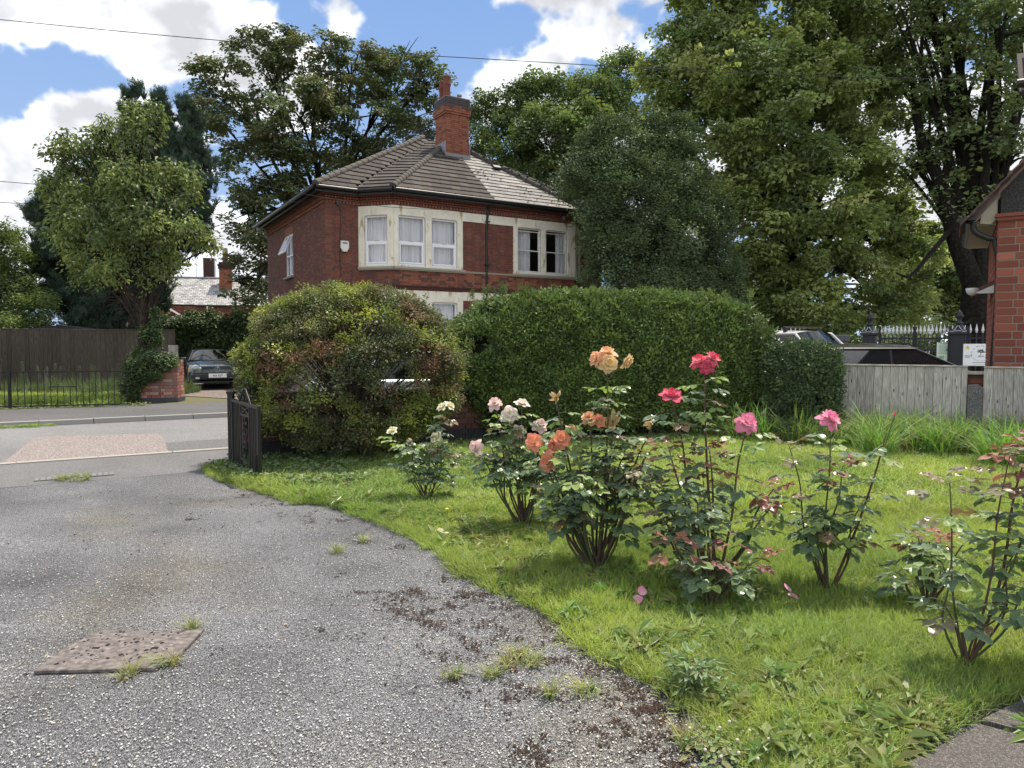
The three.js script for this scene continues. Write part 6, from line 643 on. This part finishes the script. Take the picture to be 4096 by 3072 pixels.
{ const spike = (seed) => { const R = rng(seed), p = []; for (let i = 0; i < 60; i++) { const y = .1 + .7 * i / 60, a = i * 2.4, l = .11 * (1 - i / 90), o = V(0, y, 0), d = V(Math.cos(a), .35, Math.sin(a)).normalize(), s = d.clone().cross(UP).normalize().multiplyScalar(.012), m = o.clone().addScaledVector(d, l * .5), t = o.clone().addScaledVector(d, l).add(V(0, -.02, 0)); for (const v of [o, m.clone().add(s), t, o, t, m.clone().sub(s)]) p.push(v.x, v.y, v.z); } const q = V(.005, 0, 0); for (const v of [V(-.006, 0, 0), V(.006, 0, 0), V(0, .8, 0), V(0, 0, -.006), V(0, 0, .006), V(0, .8, 0)]) p.push(v.x, v.y, v.z); const g = tri(p), c = new Float32Array(p.length).fill(1); g.setAttribute('color', new THREE.BufferAttribute(c, 3)); return g; };
  weedPlant('tall_weed', 'tall feathery grey-green weed in front of the fence by the gabled house', [7.05, .02, -8.95], spike(3), [.14, .22, .09], 8, .22, 260, 'weed'); weedPlant('tall_weed', 'dull feathery weeds growing against the dark fence across the road', [-14.0, .06, -20.8], spike(4), [.09, .13, .07], 10, .6, 261, 'weed'); weedPlant('tall_weed', 'pale leafy weeds crowding the end post of the low black railing', [-12.9, .06, -16.9], spike(5), [.14, .2, .1], 9, .35, 262, 'weed'); weedPlant('tall_weed', 'leafy weed stems behind the middle of the low black railing', [-11.2, .06, -19.2], spike(6), [.12, .19, .05], 12, .7, 263, 'weed');
  const fern = spray({ n: 26, R: .07, len: .05, wid: .016, flat: 1.2, up: .3, seed: 29 }); weedPlant('ragwort', 'feathery-leaved weed with pale underside at the lawn tip near the slabs', [.80, .09, -2.98], fern, [.15, .24, .07], 14, .10, 264, 'weed', leafMat(.4, .5)); const dock = spray({ n: 8, R: .03, len: .13, wid: .035, flat: .2, droop: -.1, seed: 30 }); weedPlant('dandelion', 'flat dandelion rosette sprouting in the crack between the path slabs', [2.02, .045, -2.62], dock, [.17, .27, .04], 4, .06, 265, 'weed', leafMat(.4, .5)); weedPlant('dandelion', 'second dandelion rosette lower in the crack between the slabs', [2.16, .045, -2.5], dock, [.2, .29, .05], 3, .05, 266, 'weed', leafMat(.4, .5)); weedPlant('clover_patch', 'clover patch with pale leaves at the drive edge beside the straggly grass clump', [.80, .03, -2.52], spray({ n: 14, R: .05, len: .022, wid: .02, flat: .3, seed: 31 }), [.22, .27, .09], 22, .14, 267, 'weed', leafMat(.4, .5)); }
{ const fl = new THREE.IcosahedronGeometry(.0065, 1), R = rng(268), m = std([.45, .42, .35], .9), mp = std([.5, .22, .33], .9); for (let i = 0; i < 10; i++) { const a = R() * 6.28, r = Math.sqrt(R()) * .2, o = thing('clover_flower', 'small white clover flower head in the clover patch', 'flower', [.80 + Math.cos(a) * r, 0, -2.5 + Math.sin(a) * r * .8], 0, 'white clover flowers'); part(o, 'head', fl.clone().translate(0, .06 + R() * .02, 0), m); part(o, 'stalk', tube([V(0, 0, 0), V(.003, .06, 0)], .0015, .001, 3), std([.1, .16, .04], .9)); } }
// ---------- roses ----------
function leafletGeo(len, wid, seed) { // pointed oval with a fold and a droop
  const R = rng(seed), q = [], n = 5, c = [], l = [], r = []; const bend = .12 + R() * .25, fold = .16 + R() * .2, tw = (R() - .5) * .3; for (let i = 0; i <= n; i++) { const t = i / n, w = wid / 2 * Math.pow(Math.sin(Math.PI * Math.pow(t, .85)), .6) * (i === n ? 0 : 1), y = -bend * len * t * t + .03 * len * Math.sin(t * 9), o = V(0, y, len * t); c.push(o); l.push(V(-w, y + w * fold + w * tw + (i % 2) * .001, len * t)); r.push(V(w, y + w * fold - w * tw - (i % 2) * .001, len * t)); }
  for (let i = 0; i < n; i++) { q.push([l[i], c[i], c[i + 1], l[i + 1]], [c[i], r[i], r[i + 1], c[i + 1]]); } return quads(q);
}
const roseLeaf = [0, 1, 2, 3, 4, 5].map(s => { // compound leaf along +z
  const R = rng(400 + s), gs = [tube([V(0, 0, 0), V(0, .006, .05), V(0, -.004, .1)], .0016, .001, 3)], k = .9 + R() * .2; gs.push(leafletGeo(.064 * k, .047 * k, s * 9 + 1).translate(0, -.002, .095)); for (const [z, sc] of s % 3 === 2 ? [[.085, .92]] : [[.09, .95], [.05, .8]]) for (const sd of [-1, 1]) gs.push(leafletGeo(.058 * k * sc, .043 * k * sc, s * 9 + z * 100 + sd).rotateX((R() - .3) * .3).rotateY(sd * (1.0 + R() * .3)).translate(sd * .003, .002, z)); return merge(gs); });
const rl = (r, g, b, t = .36) => new THREE.MeshPhysicalMaterial({ color: lin(r, g, b), roughness: 1, clearcoat: .8, clearcoatRoughness: .3, transmission: t, thickness: 0, side: THREE.DoubleSide });
const LM = { dark: [rl(.095, .165, .055), rl(.08, .145, .055), rl(.115, .19, .06), rl(.10, .17, .07)], young: [rl(.26, .37, .06, .5), rl(.20, .31, .06, .5)], red: [rl(.24, .07, .035, .4), rl(.28, .11, .045, .4), rl(.2, .05, .04, .4)], bronze: [rl(.20, .13, .05, .4), rl(.15, .13, .05, .4)], yellow: [rl(.38, .34, .06, .45)] };
const caneM = [std([.085, .06, .04], .8), std([.075, .085, .035], .75), std([.11, .05, .04], .75)];
// petals: base colour to rim colour is the flower's own two-tone pigment
function petalGeo(len, wid, cup, curl, a, b, seed, frill = .5) { const R = rng(seed), nu = 6, nv = 6, P = (u, v) => { const x = (u - .5) * 2, w = wid / 2 * Math.pow(Math.sin(Math.PI * (.12 + .80 * v)), .55) * (v > .93 ? .82 : 1), bulge = cup * len * Math.sin(v * 1.9) , y = len * v * (1 - .06 * x * x), z = -bulge * (1 - x * x * .55) + curl * len * Math.pow(v, 4) + frill * .06 * len * Math.sin(x * 5 + seed) * v; return V(x * w, y, -z - cup * len * .35 * (1 - x * x)); }, pos = [], col = []; const put = (u, v) => { const p = P(u, v); pos.push(p.x, p.y, p.z); const t = clamp(Math.pow(v, .9) * .9 + .25 * Math.abs(u - .5) * 2 * v); col.push(mix(a[0], b[0], t), mix(a[1], b[1], t), mix(a[2], b[2], t)); }; for (let i = 0; i < nu; i++) for (let j = 0; j < nv; j++) for (const [u, v] of [[i, j], [i + 1, j], [i + 1, j + 1], [i, j], [i + 1, j + 1], [i, j + 1]]) put(u / nu, v / nv); const g = new THREE.BufferGeometry(); g.setAttribute('position', new THREE.Float32BufferAttribute(pos, 3)); g.setAttribute('color', new THREE.Float32BufferAttribute(col, 3)); const m = mergeVertices(g); m.computeVertexNormals(); return m; }
const petalM = new THREE.MeshPhysicalMaterial({ vertexColors: true, roughness: 1, transmission: .35, thickness: 0, side: THREE.DoubleSide });
const FC = { cream: [[.74, .70, .42], [.80, .77, .60]], white: [[.78, .72, .55], [.80, .70, .66]], blush: [[.80, .74, .58], [.78, .52, .54]], peach: [[.82, .56, .22], [.80, .45, .30]], gold: [[.80, .60, .20], [.80, .60, .34]], salmon: [[.80, .42, .20], [.78, .30, .20]], magenta: [[.75, .42, .42], [.66, .015, .085]], hot: [[.74, .34, .38], [.64, .03, .12]], pink: [[.80, .48, .55], [.78, .20, .38]], tan: [[.55, .36, .14], [.62, .44, .22]] };
const petalCache = {};
function petals(kind) { if (!petalCache[kind]) { const [a, b] = FC[kind]; petalCache[kind] = { outer: [0, 1].map(s => petalGeo(.052, .060, .30, -.55, a, b, s + 1)), mid: [0, 1].map(s => petalGeo(.050, .052, .42, -.18, a, b, s + 3)), inner: [petalGeo(.044, .036, .5, .05, a, b, 5)], dead: [0, 1].map(s => petalGeo(.056, .030, .15, -.6, a, b, s + 7, 1.6)) }; } return petalCache[kind]; }
const sepG = merge([0, 1, 2, 3, 4].map(i => leafletGeo(.03, .010, i + 60).rotateX(.9).rotateY(i * 1.2566)).concat([new THREE.SphereGeometry(.009, 8, 6).scale(1, 1.3, 1).translate(0, -.006, 0)]));
function bloom(parent, p, kind, size, dir, style, R) {
  const g = new THREE.Group(); g.name = 'bloom'; g.position.copy(p); g.quaternion.setFromUnitVectors(UP, V(...dir).normalize()); g.scale.setScalar(size * .88); parent.add(g); const P = petals(kind), put = (geo, yaw, tilt, y, s) => { const m = part(g, 'petal', geo, petalM); m.rotation.order = 'YXZ'; m.rotation.set(tilt, yaw, 0); m.position.y = y; m.scale.setScalar(s); m.translateZ(.006); };
  const open = style === 'full' ? 1 : .62;
  if (style === 'dead') for (let i = 0; i < 7; i++) put(P.dead[i % 2], i * .9 + R(), 1.1 + R() * 1.0, 0, .9 + R() * .4);
  else { for (let i = 0; i < 6; i++) put(P.outer[i % 2], i * 1.047 + R() * .4, (1.15 + R() * .3) * open, 0, .95 + R() * .25); for (let i = 0; i < 6; i++) put(P.mid[i % 2], i * 1.047 + .5 + R() * .4, (.62 + R() * .25) * open, .003, .9 + R() * .2); for (let i = 0; i < 6; i++) put(P.inner[0], i * 1.047 + R(), (.20 + R() * .2) * open, .005, .85 + R() * .2); }
  part(g, 'sepals', sepG, LM.dark[1]); return g;
}
function bud(parent, p, kind, dir) { const g = new THREE.Group(); g.name = 'bud'; g.position.copy(p); g.quaternion.setFromUnitVectors(UP, V(...dir).normalize()); parent.add(g); part(g, 'sepals', merge([new THREE.SphereGeometry(.009, 8, 6).scale(1, 1.4, 1), new THREE.ConeGeometry(.010, .034, 6).translate(0, .02, 0)]), LM.young[1]); if (kind) part(g, 'petal_tip', new THREE.ConeGeometry(.009, .03, 7).translate(0, .034, 0), std(lin(...FC[kind][1]), .7)); }
function rose(label, base, tips, { body = 0, bx = .25, bz = .2, y0 = .15, y1 = .7, seed, leaves = 1, young = .15, bronze = .08, off = [0, 0], thick = .008 }) {
  const S = thing('rose_bush', label, 'rose bush', base, 0), R = rng(seed), g = () => (R() + R() - 1);
  const leafAt = (p, yaw, kind, sc = 1, pitch) => { const pool = LM[kind], m = part(S, 'leaf', roseLeaf[Math.floor(R() * 6)], pool[Math.floor(R() * pool.length)]); m.position.copy(p); m.rotation.order = 'YXZ'; m.rotation.set(pitch ?? (.1 + g() * .45), yaw, g() * .4); m.scale.setScalar(sc * (.85 + R() * .5)); };
  const cane = (end, opt) => { const b = V(g() * .05, 0, g() * .05), m = b.clone().lerp(end, .4).add(V((end.x) * .15 + g() * .04, .03, g() * .05)), m2 = b.clone().lerp(end, .75).add(V(g() * .03, .02, g() * .03)), pts = [b, m, m2, end], cv = new THREE.CatmullRomCurve3(pts); part(S, 'cane', tube(pts, opt.r || thick, (opt.r || thick) * .38, 6, 14), caneM[opt.c ?? (R() < .5 ? 0 : 1)]); const len = cv.getLength(), n = Math.max(2, Math.round(len * (opt.dens || 15) * leaves)); let yaw = R() * 6; for (let i = 0; i < n; i++) { const t = mix(opt.from ?? .35, opt.to ?? .97, (i + .5) / n), p = cv.getPoint(t); yaw += 2.4 + g() * .5; const q = R(), kind = opt.kind && t > (opt.kf ?? .6) ? opt.kind : q < young * (t > .6 ? 2 : .6) ? 'young' : q > 1 - bronze ? 'bronze' : 'dark'; leafAt(p, yaw, kind, opt.ls || 1); } return cv; };
  const endLeaves = (e, kind) => { for (let i = 0; i < 3; i++) leafAt(e, i * 2.1 + R(), kind || (R() < .5 ? 'young' : 'dark'), .8, -.5 + g() * .3); };
  for (const t of tips) { const e = V(t.p[0] - base[0], t.p[1], (t.p[2] ?? base[2]) - base[2]); const neck = e.clone().add(V(0, -.015, 0)); cane(t.b ? neck : e, { from: t.from ?? .4, to: t.b ? .93 : 1, kind: t.kind, kf: t.kf, c: t.c, r: t.r, dens: t.dens, ls: t.ls }); if (!t.b) endLeaves(e, t.kind); (t.b || []).forEach(([k, dx, dy, dz, s, dir, st]) => { const q = e.clone().add(V(dx, dy, dz)); if (dx || dy) part(S, 'flower_stalk', tube([neck.clone().add(V(0, -.05, 0)), q.clone().lerp(neck, .4).add(V(0, -.015, 0)), q], .003, .0025, 5), caneM[1]); st === 'bud' ? bud(S, q, k, dir) : bloom(S, q, k, s, dir, st, R); }); }
  for (let i = 0; i < body; i++) { const a = R() * 6.283, r = Math.sqrt(R()); cane(V(off[0] + Math.cos(a) * bx * (.4 + .6 * r), mix(y0, y1, R()), off[1] + Math.sin(a) * bz * (.4 + .6 * r)), { from: .52, dens: 18, c: R() < .7 ? 0 : 1 }); }
  for (let i = 0; i < 3; i++) part(S, 'stub', tube([V(g() * .06, 0, g() * .05), V(g() * .14, .10 + R() * .14, g() * .1)], .011, .008, 6), caneM[0]); return S;
}
const F = [0, .4, .9];
rose('small rose bush with a few cream flowers near the arching bush', [-.83, 0, -6.8], [{ p: [-.635, .92], b: [['cream', -.03, 0, 0, 1, [-.4, .7, .4], 'half'], ['cream', .035, .01, 0, 1, [.5, .7, .3], 'half']] }, { p: [-1.15, .69], b: [['cream', 0, 0, 0, .9, [0, .8, .5], 'half']] }, { p: [-.73, .63], b: [['cream', 0, 0, 0, 1.15, [0, .5, .9], 'full']] }, { p: [-.98, .62], b: [['tan', 0, 0, 0, .5, [0, 1, .2], 'dead']] }, { p: [-.72, .5], kind: 'red', kf: .8 }], { body: 7, bx: .26, bz: .2, y0: .25, y1: .62, seed: 501, thick: .006 });
rose('rose bush with white and pale pink flowers', [.10, 0, -5.78], [{ p: [-.14, 1.04], b: [['blush', 0, 0, 0, 1.15, [-.3, .7, .5], 'full']] }, { p: [-.02, .95], b: [['white', 0, 0, 0, 1.35, [.0, .3, 1], 'full']] }, { p: [.08, 1.03], b: [['white', 0, 0, 0, 1.1, [.2, .9, .3], 'half']] }, { p: [.23, .86], b: [['blush', 0, 0, 0, 1.25, [.2, .7, .6], 'full']] }, { p: [-.30, .68], b: [['blush', 0, 0, 0, 1.15, [-.7, .2, .7], 'full']] }, { p: [.06, .81], b: [['blush', 0, 0, 0, 1.05, [-.2, -.3, .9], 'half']] }], { body: 11, bx: .3, bz: .24, y0: .4, y1: .72, seed: 502, thick: .009 });
rose('big rose bush with peach and salmon flowers on tall stems', [.56, 0, -4.63], [{ p: [.62, 1.34], r: .009, dens: 17, c: 1, b: [['peach', -.07, .08, 0, 1.1, [-.9, .2, .5], 'full'], ['peach', .0, .12, -.01, 1.1, [-.1, .9, .4], 'full'], ['gold', .005, .055, .03, 1.15, [.1, .2, 1], 'full'], ['gold', .12, .07, 0, 1.0, [.6, -.5, .4], 'half']] }, { p: [.29, 1.15], b: [['tan', 0, .02, 0, .85, [.3, -.2, .8], 'dead']] }, { p: [.51, .99], b: [['peach', -.01, .05, 0, .95, [-.2, .8, .5], 'full'], ['salmon', .05, .03, .02, .85, [.3, .3, .8], 'half'], [null, .06, .12, 0, 1, [.1, 1, 0], 'bud'], [null, .09, .11, .01, 1, [.2, 1, 0], 'bud'], [null, .03, .13, 0, 1, [0, 1, 0], 'bud']] }, { p: [.66, .98], b: [['tan', 0, .03, 0, 1.2, [0, -.3, 1], 'dead']] }, { p: [.14, .87], b: [['salmon', 0, .02, .05, 1.1, [-.1, .5, .9], 'full']] }, { p: [.33, .88], b: [['salmon', -.01, .02, .04, 1.2, [.1, .5, .9], 'full'], ['peach', .07, .06, 0, 1.0, [.5, .7, .3], 'half'], ['salmon', -.06, -.02, .03, .8, [-.6, -.2, .6], 'half']] }, { p: [.24, .76], b: [['salmon', 0, 0, .05, 1.15, [-.6, .1, .7], 'half']] }, { p: [.91, .98], b: [['tan', 0, .02, 0, .8, [.3, .2, .8], 'dead']] }, { p: [.74, .82], kind: 'bronze', kf: .55 }, { p: [.88, .80], kind: 'red', kf: .6 }, { p: [.42, .8], kind: 'young', kf: .6 }], { body: 13, bx: .42, bz: .3, y0: .42, y1: .85, seed: 503, young: .2, bronze: .1, thick: .011 });
rose('tall rose bush with two-tone magenta flowers', [1.24, 0, -4.36], [{ p: [1.18, 1.38], c: 2, r: .010, dens: 17, b: [['magenta', -.03, .03, 0, 1.15, [-.3, .9, .3], 'full'], ['magenta', .045, .045, .01, 1.1, [.4, .8, .4], 'full'], ['hot', .0, .0, .03, .9, [0, .2, 1], 'half']] }, { p: [.98, 1.19], c: 2, dens: 16, b: [['hot', 0, 0, 0, 1.3, [.0, .9, .35], 'half']] }, { p: [1.45, 1.04], c: 2, b: [['pink', -.01, .0, .02, 1.3, [.2, .6, .7], 'full'], [null, -.07, .09, 0, 1, [0, 1, 0], 'bud'], [null, -.05, .05, .01, 1, [-.2, 1, 0], 'bud'], [null, .10, .05, 0, 1, [.3, 1, 0], 'bud']], kind: 'young', kf: .7 }, { p: [.97, .86], kind: 'red', kf: .65, c: 2 }, { p: [1.22, .86], kind: 'red', kf: .7, c: 2 }, { p: [1.62, .62], kind: 'red', kf: .85 }, { p: [1.6, .5] }, { p: [.9, .6] }], { body: 8, bx: .40, bz: .28, y0: .38, y1: .64, seed: 504, young: .12, thick: .009 });
rose('low sprawling rose with red young shoots in front of the magenta rose', [1.12, 0, -3.98], [{ p: [.92, .38], kind: 'red', kf: .75 }, { p: [1.12, .34], kind: 'red', kf: .8 }, { p: [1.42, .30], kind: 'red', kf: .7 }, { p: [1.30, .22] }, { p: [.98, .28] }], { body: 3, bx: .2, y0: .15, y1: .3, seed: 505, leaves: .9, thick: .006 });
rose('open rose bush with a single pink flower', [1.90, 0, -4.23], [{ p: [1.90, 1.06], c: 1, dens: 13, b: [['pink', 0, .01, 0, 1.3, [.35, .75, .5], 'full']] }, { p: [2.24, 1.0], c: 2, r: .009, dens: 10, b: [['hot', .04, .07, 0, 1, [.2, 1, 0], 'bud']] }, { p: [1.66, .90], c: 1, dens: 9, from: .5, kind: 'bronze', kf: .85 }, { p: [1.98, .78], kind: 'red', kf: .8 }, { p: [2.1, .55] }, { p: [1.8, .5] }], { body: 4, bx: .2, bz: .16, y0: .3, y1: .62, seed: 506, thick: .007 });
rose('short rose bush with pale blotched leaves beside the tall red-tipped rose', [2.36, 0, -3.97], [{ p: [2.18, .22] }, { p: [2.36, .40], kind: 'red', kf: .9 }, { p: [2.55, .38] }, { p: [2.3, .42] }], { body: 4, bx: .2, bz: .15, y0: .22, y1: .42, seed: 507, leaves: .8, thick: .008 });
rose('tall flowerless rose with thorny stems and coppery red new leaves', [2.12, 0, -3.22], [{ p: [2.36, 1.06], c: 2, r: .008, kind: 'red', kf: .74, dens: 16 }, { p: [2.27, 1.0], c: 2, kind: 'bronze', kf: .8, dens: 11 }, { p: [2.42, .92], c: 2, kind: 'bronze', kf: .8, dens: 10 }, { p: [2.0, .88], c: 1, kind: 'bronze', kf: .8, dens: 10 }, { p: [2.35, .62] }, { p: [1.98, .5] }, { p: [2.42, .45] }], { body: 2, bx: .2, bz: .16, y0: .3, y1: .6, seed: 508, young: .2, thick: .006 });
// fallen petals and a yellow lawn flower
[[.72, -4.02, 'pink', 'fallen pink petal in the grass under the peach rose'], [1.60, -4.05, 'pink', 'fallen pink petals in the lawn between the magenta and pink roses'], [.83, -3.06, 'hot', 'fallen pink and white petals in the feathery weed'], [-.52, -5.4, 'cream', 'fallen cream petal at the bend of the lawn edge'], [.05, -4.5, 'tan', 'withered petal on the lawn edge below the salmon flowers'], [-1.62, -6.55, 'cream', 'pale fallen petal at the lawn edge near the gate']].forEach(([x, z, k, l], i) => { const o = thing('fallen_petal', l, 'petal', [x, .07, z], i); part(o, 'petal', petals(k).outer[i % 2].clone().rotateX(1.3), petalM); part(o, 'petal', petals(k).mid[0].clone().rotateX(-1.2).translate(.03, .01, .01), petalM); });
{ const o = thing('yellow_flower', 'tiny yellow dandelion-like flower near the lawn edge', 'flower', [-.55, 0, -5.95]); part(o, 'head', new THREE.SphereGeometry(.016, 10, 6).scale(1, .5, 1).translate(0, .13, 0), std([.75, .55, .03], .8)); part(o, 'stalk', tube([V(0, 0, 0), V(.005, .13, 0)], .002, .0015, 4), caneM[1]); }
scene.children.forEach(shadow);
renderer.render(scene, camera);
